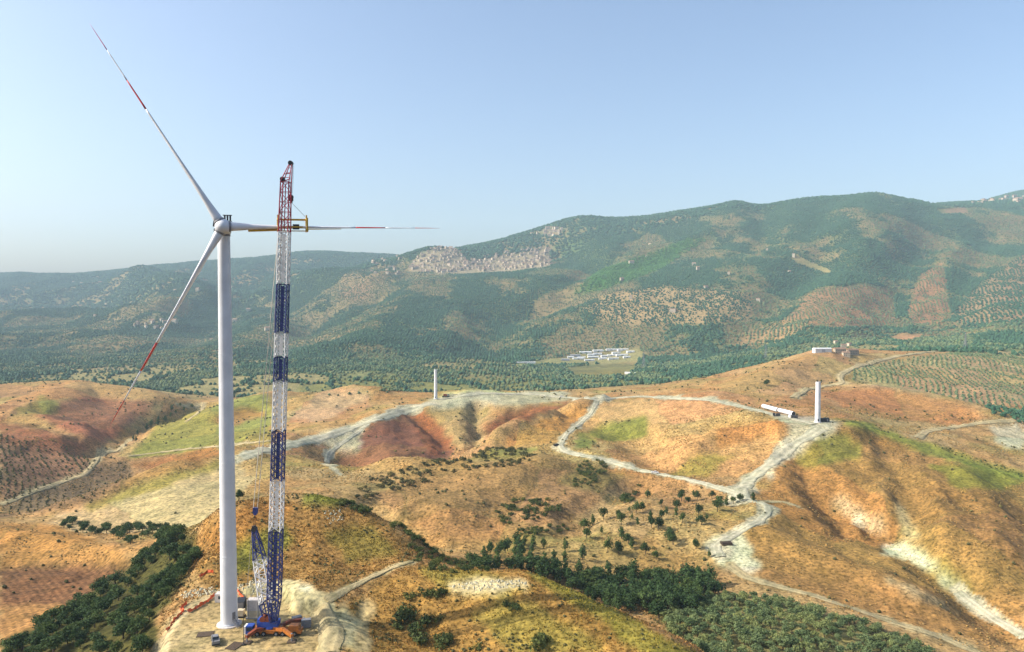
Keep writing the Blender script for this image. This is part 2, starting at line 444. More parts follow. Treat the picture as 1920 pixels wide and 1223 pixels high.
# (colour, near limit, far limit, strength, outline in photo pixels)
PATCH = [
 ('d2b48e',380,640,1,[(60,1000),(120,962),(300,898),(440,862),(475,900),(440,945),(400,992),(250,1000)]),
 ('a8963e',420,640,.85,[(155,948),(300,893),(440,856),(430,872),(300,915),(170,960)]),
 ('9d7657',500,920,1,[(0,815),(120,835),(185,868),(170,885),(0,948)]),
 ('b27150',700,1400,1,[(60,775),(150,738),(305,752),(240,800),(190,835),(120,805)]),
 ('a86c48',600,1000,1,[(0,790),(190,835),(150,850),(0,830)]),
 ('c2945f',900,1500,1,[(0,712),(150,702),(295,742),(100,748),(0,752)]),
 ('99923e',900,1100,.8,[(20,770),(85,740),(110,765),(60,800)]),
 ('a19a48',700,1350,1,[(240,862),(300,790),(420,752),(505,738),(510,832),(420,842)]),
 ('ba8248',700,1350,.9,[(380,790),(450,765),(500,775),(440,800)]),
 ('b27840',560,1000,1,[(240,872),(400,838),(440,846),(300,888)]),
 ('8f7558',450,900,1,[(0,952),(170,872),(240,866),(252,888),(170,946),(0,972)]),
 ('c08c4c',290,470,1,[(0,980),(110,985),(230,1030),(245,1062),(0,1068)]),
 ('8a5f40',270,400,1,[(0,1064),(240,1058),(255,1085),(180,1132),(0,1138)]),
 ('c18a50',230,330,1,[(0,1138),(150,1132),(90,1180),(0,1212)]),
 ('5b5628',200,360,1,[(0,1230),(0,1205),(150,1130),(320,1000),(372,1000),(352,1090),(290,1170),(325,1230)]),
 ('ad8040',215,330,.85,[(360,1050),(380,975),(470,925),(700,960),(790,1030),(760,1060),(600,1110),(400,1110)]),
 ('8d8a33',240,330,.9,[(430,1010),(520,985),(560,1010),(500,1060),(420,1090)]),
 ('8d9030',250,340,.95,[(560,945),(580,910),(650,905),(680,930),(620,950)]),
 ('9b8b38',230,330,.7,[(600,1000),(700,985),(760,1040),(660,1060)]),
 ('bd8038',240,330,.7,[(360,1010),(470,940),(560,950),(500,990),(420,1040)]),
 ('b98a40',150,260,.9,[(640,1240),(660,1130),(760,1062),(1000,1070),(1130,1140),(1320,1240)]),
 ('a8983a',150,250,.95,[(985,1072),(1090,1105),(1170,1152),(1330,1240),(1225,1240),(1110,1155),(1020,1100)]),
 ('ad9a42',150,250,.75,[(780,1062),(900,1070),(1000,1100),(880,1150),(960,1223),(1150,1223),(1000,1130),(830,1110)]),
 ('e6d2ac',180,260,.95,[(835,1096),(900,1087),(985,1089),(992,1100),(930,1110),(850,1110)]),
 ('dcc193',180,260,.8,[(655,1223),(668,1160),(690,1120),(702,1140),(690,1180),(700,1223)]),
 ('fff4d8',190,256,1,[(528,1096),(575,1097),(607,1120),(632,1165),(612,1223),(590,1223),(602,1165),(590,1153),(545,1152)]),
 ('f0dcb0',190,256,.9,[(612,1150),(650,1140),(672,1165),(660,1223),(610,1223)]),
 ('ece3d2',420,560,.9,[(1428,878),(1450,872),(1470,890),(1462,900),(1440,895)]),
 ('d8ccb4',480,640,.5,[(1640,905),(1665,905),(1672,935),(1650,930)]),
 ('d9cdb6',560,720,.8,[(1590,805),(1660,815),(1720,838),(1700,842),(1630,822)]),
 ('d2c3a4',560,960,.6,[(1240,800),(1300,775),(1330,790),(1280,805)]),
 ('cdbf9f',450,640,.55,[(1320,850),(1420,820),(1470,812),(1460,822),(1350,855)]),
 ('94634a',620,1000,1,[(612,890),(660,820),(770,762),(800,775),(860,850),(740,895),(650,900)]),
 ('a8653a',620,1000,1,[(763,764),(786,762),(870,838),(810,852)]),
 ('bb9c66',620,1050,.9,[(800,762),(885,755),(905,835),(860,845)]),
 ('c99048',640,1050,1,[(925,828),(1105,752),(1118,772),(1040,830),(960,840)]),
 ('a3603a',760,1060,.9,[(900,800),(960,768),(1080,752),(1000,785),(925,825)]),  # brown tone paints in the shadow beside the golden spur
 ('cdc2aa',850,1060,1,[(800,752),(830,742),(900,730),(1060,732),(1070,752),(990,760),(900,757),(810,768)]),
 ('d0c5b0',740,900,1,[(598,812),(690,786),(668,848),(640,868),(612,840)]),
 ('ccb285',850,1200,1,[(540,785),(600,735),(680,728),(700,745),(600,790)]),
 ('d6a870',520,960,.9,[(1090,800),(1125,755),(1330,752),(1470,790),(1470,830),(1390,905),(1200,875),(1060,840)]),
 ('8f8f36',560,800,.95,[(1095,815),(1150,775),(1212,765),(1214,822),(1150,830)]),
 ('9f9a3c',500,700,.8,[(1255,892),(1310,850),(1380,856),(1330,892)]),
 ('878a3a',560,760,.9,[(1070,838),(1085,808),(1120,825),(1100,842)]),
 ('c4884a',520,800,.8,[(1340,800),(1460,785),(1475,815),(1340,845)]),
 ('b8875a',380,640,.9,[(690,930),(800,892),(1010,850),(1180,888),(1100,960),(930,1010),(820,1015),(750,965)]),
 ('85843a',560,640,.6,[(660,925),(780,870),(900,835),(1020,845),(900,875),(760,925)]),
 ('76743a',420,560,.6,[(1040,905),(1100,870),(1180,885),(1130,930)]),
 ('b5844a',300,640,.9,[(1480,840),(1600,800),(1920,900),(1920,1215),(1700,1175),(1420,1085),(1400,1010)]),
 ('ae7c48',300,640,.55,[(1700,930),(1800,900),(1920,960),(1920,1080),(1800,1060)]),
 ('8c8636',500,660,.9,[(1480,850),(1540,815),(1640,805),(1610,860),(1510,880)]),
 ('979034',480,600,.85,[(1740,870),(1850,880),(1920,905),(1870,920),(1800,915)]),
 ('8e8a36',360,460,.6,[(1700,1020),(1780,1060),(1840,1130),(1790,1110),(1730,1060)]),
 ('ece3d2',330,460,1,[(1655,1022),(1700,1020),(1735,1040),(1762,1068),(1735,1066),(1700,1048),(1660,1038)]),
 ('ece3d2',350,480,1,[(1588,966),(1620,970),(1648,990),(1625,992),(1600,983)]),
 ('e6dcc8',330,420,1,[(1758,1083),(1778,1085),(1802,1108),(1790,1112),(1770,1098)]),
 ('d2ba94',330,440,.7,[(1660,1085),(1690,1092),(1760,1125),(1795,1148),(1740,1135),(1690,1112)]),
 ('d8c4a2',350,480,.55,[(1670,940),(1690,945),(1730,1010),(1705,1015),(1680,980)]),
 ('d9ccb2',340,500,.6,[(1530,925),(1560,920),(1650,980),(1660,1000),(1600,975)]),
 ('e4dac6',330,430,1,[(1318,1020),(1340,1005),(1395,998),(1424,1062),(1402,1076),(1352,1060)]),
 ('c9c1ae',540,700,1,[(1470,778),(1530,780),(1585,800),(1520,832),(1475,862),(1430,890),(1440,862),(1475,825),(1480,800),(1440,776)]),
 ('96953a',540,720,1,[(1555,783),(1620,790),(1760,836),(1925,888),(1925,908),(1700,842)]),
 ('b8813f',560,800,.8,[(1560,795),(1640,815),(1720,845),(1600,830)]),
 ('bf8550',720,1100,.95,[(1535,737),(1660,722),(1800,758),(1862,790),(1760,802),(1600,772)]),
 ('c49a6a',850,1300,.9,[(1345,728),(1480,684),(1560,660),(1600,668),(1580,700),(1490,742)]),
 ('b8a27c',850,1500,.8,[(1590,715),(1600,690),(1800,658),(1925,660),(1925,790),(1850,785),(1750,745)]),
 ('d6c8b2',640,900,.9,[(1850,800),(1925,790),(1925,870),(1890,850)]),
 ('9a8f4a',800,1100,.7,[(1780,790),(1850,770),(1925,785),(1850,795)]),
 ('95905a',215,345,.8,[(1225,1150),(1330,1118),(1400,1118),(1500,1138),(1640,1178),(1770,1235),(1285,1235)]),
 # valley and mountain side
 ('8a8a4c',1400,2300,.8,[(560,720),(780,700),(900,715),(1200,690),(1420,670),(1420,700),(1100,740),(560,745)]),
 ('a8a06c',1700,2800,.8,[(950,686),(1010,676),(1200,652),(1205,668),(1190,682),(1040,684)]),
 ('ad7d52',1500,2300,.25,[(1060,690),(1200,675),(1180,705),(1080,705)]),
 ('b99a72',1900,3000,.9,[(1090,580),(1150,545),(1230,535),(1410,550),(1410,600),(1300,612),(1160,610)]),
 ('a87e5e',2000,3200,.95,[(1480,590),(1530,550),(1620,530),(1675,545),(1680,610),(1560,615),(1460,610)]),
 ('a87a5a',2000,3400,.95,[(1700,590),(1720,520),(1770,488),(1775,540),(1785,600),(1720,612)]),
 ('ad8a6c',2000,3600,.8,[(1785,590),(1840,530),(1930,470),(1930,605),(1800,610)]),
 ('b59067',1800,2500,.9,[(1370,640),(1440,605),(1520,600),(1490,630),(1400,650)]),
 ('c08e66',1500,2300,1,[(1665,634),(1690,627),(1730,626),(1728,634),(1690,641)]),
 ('c2a675',3000,4000,.9,[(1495,478),(1510,488),(1560,508),(1555,514),(1505,498),(1480,485)]),
 ('a8876a',3600,5200,.9,[(1755,392),(1812,390),(1815,400),(1765,402)]),
 ('ad8264',3000,4600,.6,[(640,560),(655,530),(690,528),(700,550),(670,570)]),
 ('a98a6c',3000,5200,.5,[(630,515),(690,500),(740,508),(720,525),(650,530)]),
 ('b5a08a',3800,4700,.9,[(760,508),(790,472),(850,462),(880,490),(1030,466),(1032,500),(960,510),(870,515)]),
 ('b09878',4500,5600,.6,[(1000,440),(1030,425),(1060,430),(1050,442)]),
 ('a08a70',1800,2800,.6,[(0,680),(120,660),(280,665),(250,690),(0,705)]),
 ('467a38',2800,4400,1,[(1062,556),(1120,510),(1210,478),(1290,448),(1330,448),(1240,505),(1130,545)]),
]
for c, y0, y1, stg, poly in PATCH:
    us = [p[0] for p in poly]; vs_ = [p[1] for p in poly]
    bb = (UW > min(us) - 2) & (UW < max(us) + 2) & (VW > min(vs_) - 2) & (VW < max(vs_) + 2) & (YY > y0) & (YY < y1)
    idx = np.nonzero(bb)
    if len(idx[0]) == 0:
        continue
    mk = np.zeros(YY.shape)
    mk[idx] = inpoly(UW[idx], VW[idx], poly)
    j0, j1, i0, i1 = max(idx[0].min() - 4, 0), idx[0].max() + 5, max(idx[1].min() - 4, 0), idx[1].max() + 5
    sub = mk[j0:j1, i0:i1]
    for _ in range(2):
        for ax_ in (0, 1):
            sub = (np.roll(sub, 1, ax_) + sub + np.roll(sub, -1, ax_)) / 3
    mk[j0:j1, i0:i1] = sub
    put(mk * stg, alb(c) * (0.9 + 0.3 * nC[..., None]))
FUR = np.zeros(YY.shape)
for c, y0, y1, stg, poly in PATCH:
    if c in ('8a5f40', 'c99450', '94634a', '9d7657', 'c18a50', 'ccb285', 'b27840'):
        bb = (YY > y0) & (YY < y1)
        FUR[bb] = np.maximum(FUR[bb], inpoly(UW[bb], VW[bb], poly))
# each field on the hills keeps its own stubble tone, with a rough margin between fields
nid, ned = near_cells(XX, YY)
w_ = (smooth(330, 380, YY) * (1 - smooth(1250, 1350, YY)))[..., None]
tone = np.stack([.90 + .2 * nid, .90 + .2 * ((nid * 7.3) % 1), .86 + .22 * ((nid * 3.7) % 1)], -1)
colr = colr * (1 - w_) + colr * tone * w_
mg = (1 - smooth(.6, 2.2, ned + 2.0 * (nC - .5)))[..., None] * w_ * .35
colr = colr * (1 - mg) + alb('7d7440') * mg
# bare ground worn beside the gravel roads
for pts_, wd_, mt_ in ROADS:
    tr = trace([(u1 + (u2 - u1) * q / 6, v1 + (v2 - v1) * q / 6) for (u1, v1), (u2, v2) in zip(pts_[:-1], pts_[1:]) for q in range(6)] + [pts_[-1]])
    if len(tr) < 2:
        continue
    ys_ = [q[1] for q in tr]; xs_ = [q[0] for q in tr]
    bx = (YY > min(ys_) - 40) & (YY < max(ys_) + 40) & (XX > min(xs_) - 40) & (XX < max(xs_) + 40)
    xq, yq = XX[bx], YY[bx]
    d_ = np.full(xq.shape, 1e9)
    for (x1, y1), (x2, y2) in zip(tr[:-1], tr[1:]):
        if abs(y2 / y1 - 1) > .15:
            continue
        L2_ = (x2 - x1) ** 2 + (y2 - y1) ** 2 + 1e-9
        t_ = np.clip(((xq - x1) * (x2 - x1) + (yq - y1) * (y2 - y1)) / L2_, 0, 1)
        d_ = np.minimum(d_, np.hypot(xq - x1 - t_ * (x2 - x1), yq - y1 - t_ * (y2 - y1)))
    g_ = fbm(xq / 7, yq / 7, 121, 3); h_ = fbm(xq / 22, yq / 22, 123, 3)
    k_ = 0.8 if mt_ == 'gravel' else 0.6
    ed_ = wd_ * (.45 + k_ * np.clip(h_ - .36, 0, .5) * 2.4)
    w_ = np.clip(1 - smooth(.75, 1.15, d_ / ed_ + (g_ - .5) * .5), 0, 1)[:, None] * .92
    colr[bx] = colr[bx] * (1 - w_) + alb('d2c7b2' if mt_ == 'gravel' else 'cfb78f') * (.85 + .3 * g_[:, None]) * w_
# bare earth of the pad and its cut banks
padn = dd + 1.5 * (nC - 0.5) * 2
put(1 - smooth(1.0, 3.2, padn), alb('d3b78a'))
put((1 - smooth(0.3, 0.7, padn)) * smooth(0.45, 0.65, nB) * 0.7, alb('c9a878'))
bank = smooth(0.3, 1.2, padn) * (1 - smooth(4.5, 6.5, padn)) * (XX > -84) * win
put(bank * 0.95, alb('e2cfa6'))
bank2 = smooth(0.3, 1.2, padn) * (1 - smooth(3.0, 7.0, padn + 5 * (nC - .5))) * (XX <= -84) * win
put(bank2 * 0.75, alb('d9c3a2'))

# ------------------------------------------------------------------ node helpers
def new_mat(name):
    m = bpy.data.materials.new(name)
    m.use_nodes = True
    nt = m.node_tree
    return m, nt, nt.nodes, nt.links, nt.nodes['Principled BSDF']

def mix_rgb(nt, blend, fac, a, b):
    nd = nt.nodes.new('ShaderNodeMix')
    nd.data_type = 'RGBA'; nd.blend_type = blend
    for sock, val in ((nd.inputs[0], fac), (nd.inputs[6], a), (nd.inputs[7], b)):
        if hasattr(val, 'is_output'):
            nt.links.new(val, sock)
        else:
            sock.default_value = val
    return nd.outputs[2]

def noise_node(nt, vec, scale, detail=4, rough=0.55):
    nd = nt.nodes.new('ShaderNodeTexNoise')
    nd.inputs['Scale'].default_value = scale
    nd.inputs['Detail'].default_value = detail
    nd.inputs['Roughness'].default_value = rough
    nt.links.new(vec, nd.inputs['Vector'])
    return nd.outputs[0]

def ramp(nt, fac, stops):
    nd = nt.nodes.new('ShaderNodeValToRGB')
    cr = nd.color_ramp
    while len(cr.elements) < len(stops):
        cr.elements.new(0.5)
    for e, (p, c) in zip(cr.elements, stops):
        e.position = p
        e.color = (c, c, c, 1) if isinstance(c, (int, float)) else (*c, 1)
    nt.links.new(fac, nd.inputs[0])
    return nd.outputs[0]

def simple(name, col, rough=0.6, metal=0.0, var=0.25, scale=1.5, bump=0.0, objvar=0.0):
    m, nt, N, L, b = new_mat(name)
    geo = N.new('ShaderNodeTexCoord')
    f = noise_node(nt, geo.outputs['Object'], scale, 5, 0.6)
    r = ramp(nt, f, [(0.3, 1 - var), (0.7, 1 + var * 0.4)])
    c = mix_rgb(nt, 'MULTIPLY', 1.0, (*col, 1), r)
    if objvar:
        oi = N.new('ShaderNodeObjectInfo')
        r2 = ramp(nt, oi.outputs['Random'], [(0, 1 - objvar), (1, 1 + objvar * 0.5)])
        c = mix_rgb(nt, 'MULTIPLY', 1.0, c, r2)
    L.new(c, b.inputs['Base Color'])
    b.inputs['Roughness'].default_value = rough
    b.inputs['Metallic'].default_value = metal
    b.inputs['Specular IOR Level'].default_value = 0.3
    if bump:
        bp = N.new('ShaderNodeBump')
        bp.inputs['Strength'].default_value = 0.6
        bp.inputs['Distance'].default_value = bump
        L.new(f, bp.inputs['Height']); L.new(bp.outputs[0], b.inputs['Normal'])
    return m

def ground_material(name, attr=True, col=(1, 1, 1), fine=1.0):
    m, nt, N, L, b = new_mat(name)
    tc = N.new('ShaderNodeNewGeometry')
    P = tc.outputs['Position']
    if attr:
        a = N.new('ShaderNodeAttribute'); a.attribute_name = 'Col'
        base = a.outputs['Color']
    else:
        base = (*col, 1)
    n1 = noise_node(nt, P, 0.55 * fine, 5, 0.65)
    n2 = noise_node(nt, P, 0.11 * fine, 5, 0.6)
    n3 = noise_node(nt, P, 0.022, 4, 0.55)
    c = mix_rgb(nt, 'MULTIPLY', 1.0, base, ramp(nt, n1, [(0.3, (0.72, 0.72, 0.70)), (0.5, (1.0, 1.0, 1.0)), (0.7, (1.2, 1.18, 1.15))] if not attr else [(0.35, (0.42, 0.43, 0.38)), (0.5, (1.0, 1.0, 1.0)), (0.65, (1.48, 1.42, 1.30))]))
    c = mix_rgb(nt, 'MULTIPLY', 1.0, c, ramp(nt, n2, [(0.36, (0.72, 0.74, 0.68)), (0.5, (1.0, 1.0, 1.0)), (0.64, (1.2, 1.15, 1.08))]))
    c = mix_rgb(nt, 'MULTIPLY', 1.0, c, ramp(nt, n3, [(0.36, (0.90, 0.92, 0.88)), (0.64, (1.08, 1.05, 1.02))]))
    if attr:                           # plough lines on the tilled fields
        fu = N.new('ShaderNodeAttribute'); fu.attribute_name = 'furrow'
        wv = N.new('ShaderNodeTexWave'); wv.wave_type = 'BANDS'; wv.bands_direction = 'DIAGONAL'
        wv.inputs['Scale'].default_value = .17; wv.inputs['Distortion'].default_value = 2.2; wv.inputs['Detail'].default_value = 2; wv.inputs['Detail Scale'].default_value = .35
        L.new(P, wv.inputs['Vector'])
        c2 = mix_rgb(nt, 'MULTIPLY', 1.0, c, ramp(nt, wv.outputs['Fac'], [(0.2, 0.84), (0.8, 1.09)]))
        c = mix_rgb(nt, 'MIX', fu.outputs['Fac'], c, c2)
    if not attr:                       # two wheel ruts and a stony crown
        ac = N.new('ShaderNodeAttribute'); ac.attribute_name = 'across'
        c = mix_rgb(nt, 'MULTIPLY', 1.0, c, ramp(nt, ac.outputs['Fac'], [(0.0, 0.86), (0.25, 0.95), (0.45, 1.12), (0.62, 1.08), (0.8, 0.9), (1.0, 0.85)]))
    L.new(c, b.inputs['Base Color'])
    b.inputs['Roughness'].default_value = 0.95
    b.inputs['Specular IOR Level'].default_value = 0.1
    bp = N.new('ShaderNodeBump')
    bp.inputs['Strength'].default_value = 0.7
    bp.inputs['Distance'].default_value = 0.5
    L.new(n1, bp.inputs['Height']); L.new(bp.outputs[0], b.inputs['Normal'])
    return m

M = {}
M['ground'] = ground_material('ground_cover')
M['gravel'] = ground_material('pale_gravel', False, tuple(alb('d8cfbe')), 1.6)
M['dirt'] = ground_material('dirt_track', False, tuple(alb('d2bb95')), 1.6)
M['white_paint'] = simple('white_paint', (0.66, 0.67, 0.69), 0.4, var=0.14, scale=0.18)
M['red_paint'] = simple('red_band_paint', (0.50, 0.035, 0.03), 0.4, var=0.12, scale=0.3)
M['navy'] = simple('navy_steel', (0.038, 0.052, 0.19), 0.45, var=0.3, scale=0.6)
M['blue'] = simple('blue_steel', (0.03, 0.075, 0.34), 0.4, var=0.25, scale=0.6)
M['boom_white'] = simple('white_steel', (0.80, 0.78, 0.74), 0.5, var=0.15, scale=0.6)
M['boom_red'] = simple('crimson_steel', (0.38, 0.03, 0.055), 0.45, var=0.25, scale=0.6)
M['yellow'] = simple('yellow_steel', (0.62, 0.36, 0.03), 0.45, var=0.25, scale=1.0)
M['orange'] = simple('orange_steel', (0.42, 0.14, 0.025), 0.45, var=0.35, scale=0.8)
M['rust'] = simple('rust_red_steel', (0.24, 0.06, 0.025), 0.6, var=0.35, scale=0.8)
M['dark'] = simple('dark_steel', (0.025, 0.026, 0.03), 0.55, var=0.3, scale=2)
M['grey'] = simple('grey_steel', (0.22, 0.22, 0.23), 0.5, var=0.25, scale=1.5)
M['rope'] = simple('steel_rope', (0.62, 0.56, 0.46), 0.5, var=0.2, scale=2)
M['concrete'] = simple('concrete', (0.58, 0.53, 0.49), 0.85, var=0.25, scale=1.2, bump=0.02)
M['cream'] = simple('cream_block', (0.60, 0.50, 0.34), 0.8, var=0.25, scale=0.9)
M['rubber'] = simple('tyre_rubber', (0.018, 0.018, 0.018), 0.85, var=0.2, scale=3)
M['net'] = simple('orange_net', (0.75, 0.13, 0.04), 0.7, var=0.35, scale=3)
M['bark'] = simple('bark', (0.10, 0.07, 0.045), 0.9, var=0.4, scale=3)
M['rock'] = simple('pale_rock', tuple(alb('e0d3bb')), 0.9, var=0.35, scale=0.9, bump=0.1)
M['glass'] = simple('window_glass', (0.03, 0.04, 0.05), 0.12, var=0.1, scale=1)
M['wall'] = simple('plaster_wall', (0.50, 0.42, 0.31), 0.9, var=0.2, scale=0.3, objvar=0.4)
M['tile'] = simple('clay_tile_roof', (0.31, 0.20, 0.135), 0.9, var=0.3, scale=0.5, objvar=0.3)
M['shed'] = simple('white_sheeting', (0.70, 0.70, 0.68), 0.6, var=0.15, scale=0.05, objvar=0.15)
M['shed_grey'] = simple('grey_sheeting', (0.33, 0.34, 0.36), 0.6, var=0.2, scale=0.05, objvar=0.2)

def leaf_material(name, col, hue=0.25, trans=0.25):
    m, nt, N, L, b = new_mat(name)
    geo = N.new('ShaderNodeNewGeometry')
    oi = N.new('ShaderNodeObjectInfo')
    f = noise_node(nt, geo.outputs['Position'], 0.9, 3, 0.6)
    c = mix_rgb(nt, 'MULTIPLY', 1.0, (*col, 1), ramp(nt, f, [(0.3, 0.65), (0.7, 1.35)]))
    c = mix_rgb(nt, 'MULTIPLY', 1.0, c, ramp(nt, oi.outputs['Random'], [(0, (1 - hue, 1 - hue * 0.8, 1 - hue)), (0.5, (1, 1, 1)), (1, (1 + hue * 1.3, 1 + hue * 0.7, 1.0))]))
    L.new(c, b.inputs['Base Color'])
    b.inputs['Roughness'].default_value = 0.75
    b.inputs['Specular IOR Level'].default_value = 0.15
    if trans:
        tr = N.new('ShaderNodeBsdfTranslucent')
        L.new(c, tr.inputs['Color'])
        ms = N.new('ShaderNodeMixShader')
        ms.inputs[0].default_value = trans
        L.new(b.outputs[0], ms.inputs[1]); L.new(tr.outputs[0], ms.inputs[2])
        L.new(ms.outputs[0], N['Material Output'].inputs['Surface'])
    return m

M['leaf_dark'] = leaf_material('dark_foliage', (0.050, 0.088, 0.028), .4)
M['leaf_pine'] = leaf_material('deep_green_foliage', (0.060, 0.108, 0.036), .4)
M['leaf_olive'] = leaf_material('olive_foliage', (0.165, 0.215, 0.090), .35)
M['leaf_scrub'] = leaf_material('scrub_foliage', (0.115, 0.110, 0.042), .35)
M['leaf_bush'] = leaf_material('bush_foliage', (0.080, 0.105, 0.032), .4)

# ------------------------------------------------------------------ mesh builder
class MB:
    def __init__(s):
        s.v, s.f, s.m = [], [], []

    def add(s, verts, faces, mi=0):
        o = len(s.v)
        s.v += [tuple(p) for p in verts]
        s.f += [tuple(i + o for i in fc) for fc in faces]
        s.m += [mi] * len(faces)

    def box(s, c, d, rz=0.0, mi=0, rot=None, taper=1.0):
        hx, hy, hz = d[0] / 2, d[1] / 2, d[2] / 2
        mt = rot if rot is not None else Matrix.Rotation(rz, 3, 'Z')
        c = Vector(c)
        vs = []
        for z, k in ((-hz, 1.0), (hz, taper)):
            for x, y in ((-hx, -hy), (hx, -hy), (hx, hy), (-hx, hy)):
                vs.append(c + mt @ Vector((x * k, y * k, z)))
        s.add(vs, [(3, 2, 1, 0), (4, 5, 6, 7), (0, 1, 5, 4), (1, 2, 6, 5), (2, 3, 7, 6), (3, 0, 4, 7)], mi)

    def tube(s, p, q, r1, r2=None, n=6, mi=0, caps=True):
        p, q = Vector(p), Vector(q)
        r2 = r1 if r2 is None else r2
        ax = (q - p).normalized()
        a = ax.orthogonal().normalized()
        b = ax.cross(a)
        vs = []
        for c, r in ((p, r1), (q, r2)):
            for k in range(n):
                t = 2 * math.pi * k / n
                vs.append(c + a * (math.cos(t) * r) + b * (math.sin(t) * r))
        fs = [(k, (k + 1) % n, n + (k + 1) % n, n + k) for k in range(n)]
        if caps:
            fs += [tuple(range(n - 1, -1, -1)), tuple(range(n, 2 * n))]
        s.add(vs, fs, mi)

    def loft(s, rings, closed_ends=True, mi=0):
        n = len(rings[0])
        vs = [p for r in rings for p in r]
        fs = []
        for j in range(len(rings) - 1):
            for k in range(n):
                fs.append((j * n + k, j * n + (k + 1) % n, (j + 1) * n + (k + 1) % n, (j + 1) * n + k))
        if closed_ends:
            fs.append(tuple(range(n - 1, -1, -1)))
            fs.append(tuple((len(rings) - 1) * n + k for k in range(n)))
        s.add(vs, fs, mi)

    def mesh(s, name, mats, smooth_=False):
        me = bpy.data.meshes.new(name)
        me.from_pydata(s.v, [], s.f)
        for m in (mats if isinstance(mats, (list, tuple)) else [mats]):
            me.materials.append(m)
        if len(me.materials) > 1:
            me.polygons.foreach_set('material_index', s.m)
        if smooth_:
            me.polygons.foreach_set('use_smooth', [True] * len(me.polygons))
        me.update()
        return me

    def build(s, name, mats, parent=None, smooth_=False):
        return link(name, s.mesh(name, mats, smooth_), parent)

def link(name, data, parent=None):
    o = bpy.data.objects.new(name, data)
    COL.objects.link(o)
    if parent is not None:
        o.parent = parent
    return o

def tag(o, label=None, cat=None, group=None, kind=None):
    if label: o['label'] = label
    if cat: o['category'] = cat
    if group: o['group'] = group
    if kind: o['kind'] = kind
    return o

def thing(name, label, cat, loc=(0, 0, 0), rz=0.0, group=None):
    o = link(name, None)
    o.location = loc
    o.rotation_euler = (0, 0, rz)
    return tag(o, label, cat, group)

# ------------------------------------------------------------------ ground sheet
verts = np.stack([XX, YY, ZZ], -1).reshape(-1, 3)
jj, ii = np.meshgrid(np.arange(NJ - 1), np.arange(NI - 1), indexing='ij')
q0 = (jj * NI + ii).ravel()
quads = np.stack([q0, q0 + 1, q0 + NI + 1, q0 + NI], -1)
me = bpy.data.meshes.new('hills')
me.vertices.add(len(verts)); me.vertices.foreach_set('co', verts.ravel())
me.loops.add(quads.size); me.loops.foreach_set('vertex_index', quads.ravel())
me.polygons.add(len(quads))
me.polygons.foreach_set('loop_start', np.arange(0, quads.size, 4))
me.polygons.foreach_set('loop_total', np.full(len(quads), 4))
me.polygons.foreach_set('use_smooth', np.ones(len(quads), bool))
me.update(calc_edges=True)
ca_ = me.color_attributes.new('Col', 'FLOAT_COLOR', 'POINT')
rgba = np.ones((len(verts), 4)); rgba[:, :3] = np.clip(colr.reshape(-1, 3), 0, 1)
ca_.data.foreach_set('color', rgba.ravel())
fa_ = me.attributes.new('furrow', 'FLOAT', 'POINT'); fa_.data.foreach_set('value', FUR.ravel().astype(np.float32))
me.materials.append(M['ground'])
hills = tag(link('hills', me), kind='structure')

def ground_col(x, y):
    i = np.clip((x / y - S0) / (S1 - S0) * (NI - 1), 0, NI - 1).round().astype(int)
    j = np.clip((np.log(y) - L0) / (L1 - L0) * (NJ - 1), 0, NJ - 1).round().astype(int)
    return colr[j, i]

# ------------------------------------------------------------------ roads
def road(name, pts, width, mat, lift=0.18, ymin=120, uneven=0.18):
    uv = []
    for (u1, v1), (u2, v2) in zip(pts[:-1], pts[1:]):
        k = max(2, int(math.hypot(u2 - u1, v2 - v1) / 4))
        uv += [(u1 + (u2 - u1) * t / k, v1 + (v2 - v1) * t / k) for t in range(k)]
    uv.append(pts[-1])
    P = [hit(u, v, ymin) for u, v in uv]
    P = [p for p in P if p is not None]
    Q = [P[0]]
    for p in P[1:]:
        if abs(p.y / Q[-1].y - 1) < 0.12 and (p - Q[-1]).length > 0.5:
            Q.append(p)
    xy = np.array([(p.x, p.y) for p in Q])
    for _ in range(4):
        xy[1:-1] = (xy[:-2] + 2 * xy[1:-1] + xy[2:]) / 4
    d = np.gradient(xy, axis=0)
    d /= np.linalg.norm(d, axis=1)[:, None] + 1e-9
    nrm = np.stack([-d[:, 1], d[:, 0]], 1)
    cols = 9
    V = []
    arc = np.concatenate([[0], np.cumsum(np.linalg.norm(np.diff(xy, axis=0), axis=1))])
    for k in range(cols):
        o = (k / (cols - 1) - 0.5) * width
        w = 1 + uneven * 2 * (fbm(arc / 9.0, np.full(len(arc), 3.0 + k * 5), 91 + k, 3) - 0.5) * 2
        q = xy + nrm * (o * w)[:, None]
        edge = 1 - abs(k / (cols - 1) - 0.5) * 2
        z = hgt(q[:, 0], q[:, 1]) + lift * (0.15 + min(1, edge * 3) * 0.85) + lift * 0.6
        V.append(np.stack([q[:, 0], q[:, 1], z], 1))
    V = np.stack(V, 1)
    m = len(xy)
    fs = [(r * cols + k, r * cols + k + 1, (r + 1) * cols + k + 1, (r + 1) * cols + k) for r in range(m - 1) for k in range(cols - 1)]
    b = MB(); b.add(V.reshape(-1, 3), fs)
    o = b.build(name, mat, None, True)
    at_ = o.data.attributes.new('across', 'FLOAT', 'POINT')
    at_.data.foreach_set('value', np.tile(np.abs(np.linspace(-1, 1, cols)), m).astype(np.float32))
    return tag(o, kind='structure')

for pts_, wd_, mt_ in ROADS:
    road('gravel_road' if mt_ == 'gravel' else 'dirt_track', pts_, wd_, M[mt_], 0.16 + .0003 * hit(*pts_[-1]).y)
# ================================================================== built things
def obuild(b, name, mats, parent, origin, smooth_=False):
    o = Vector(origin)
    b.v = [(p[0] - o.x, p[1] - o.y, p[2] - o.z) for p in b.v]
    return b.build(name, mats, parent, smooth_)

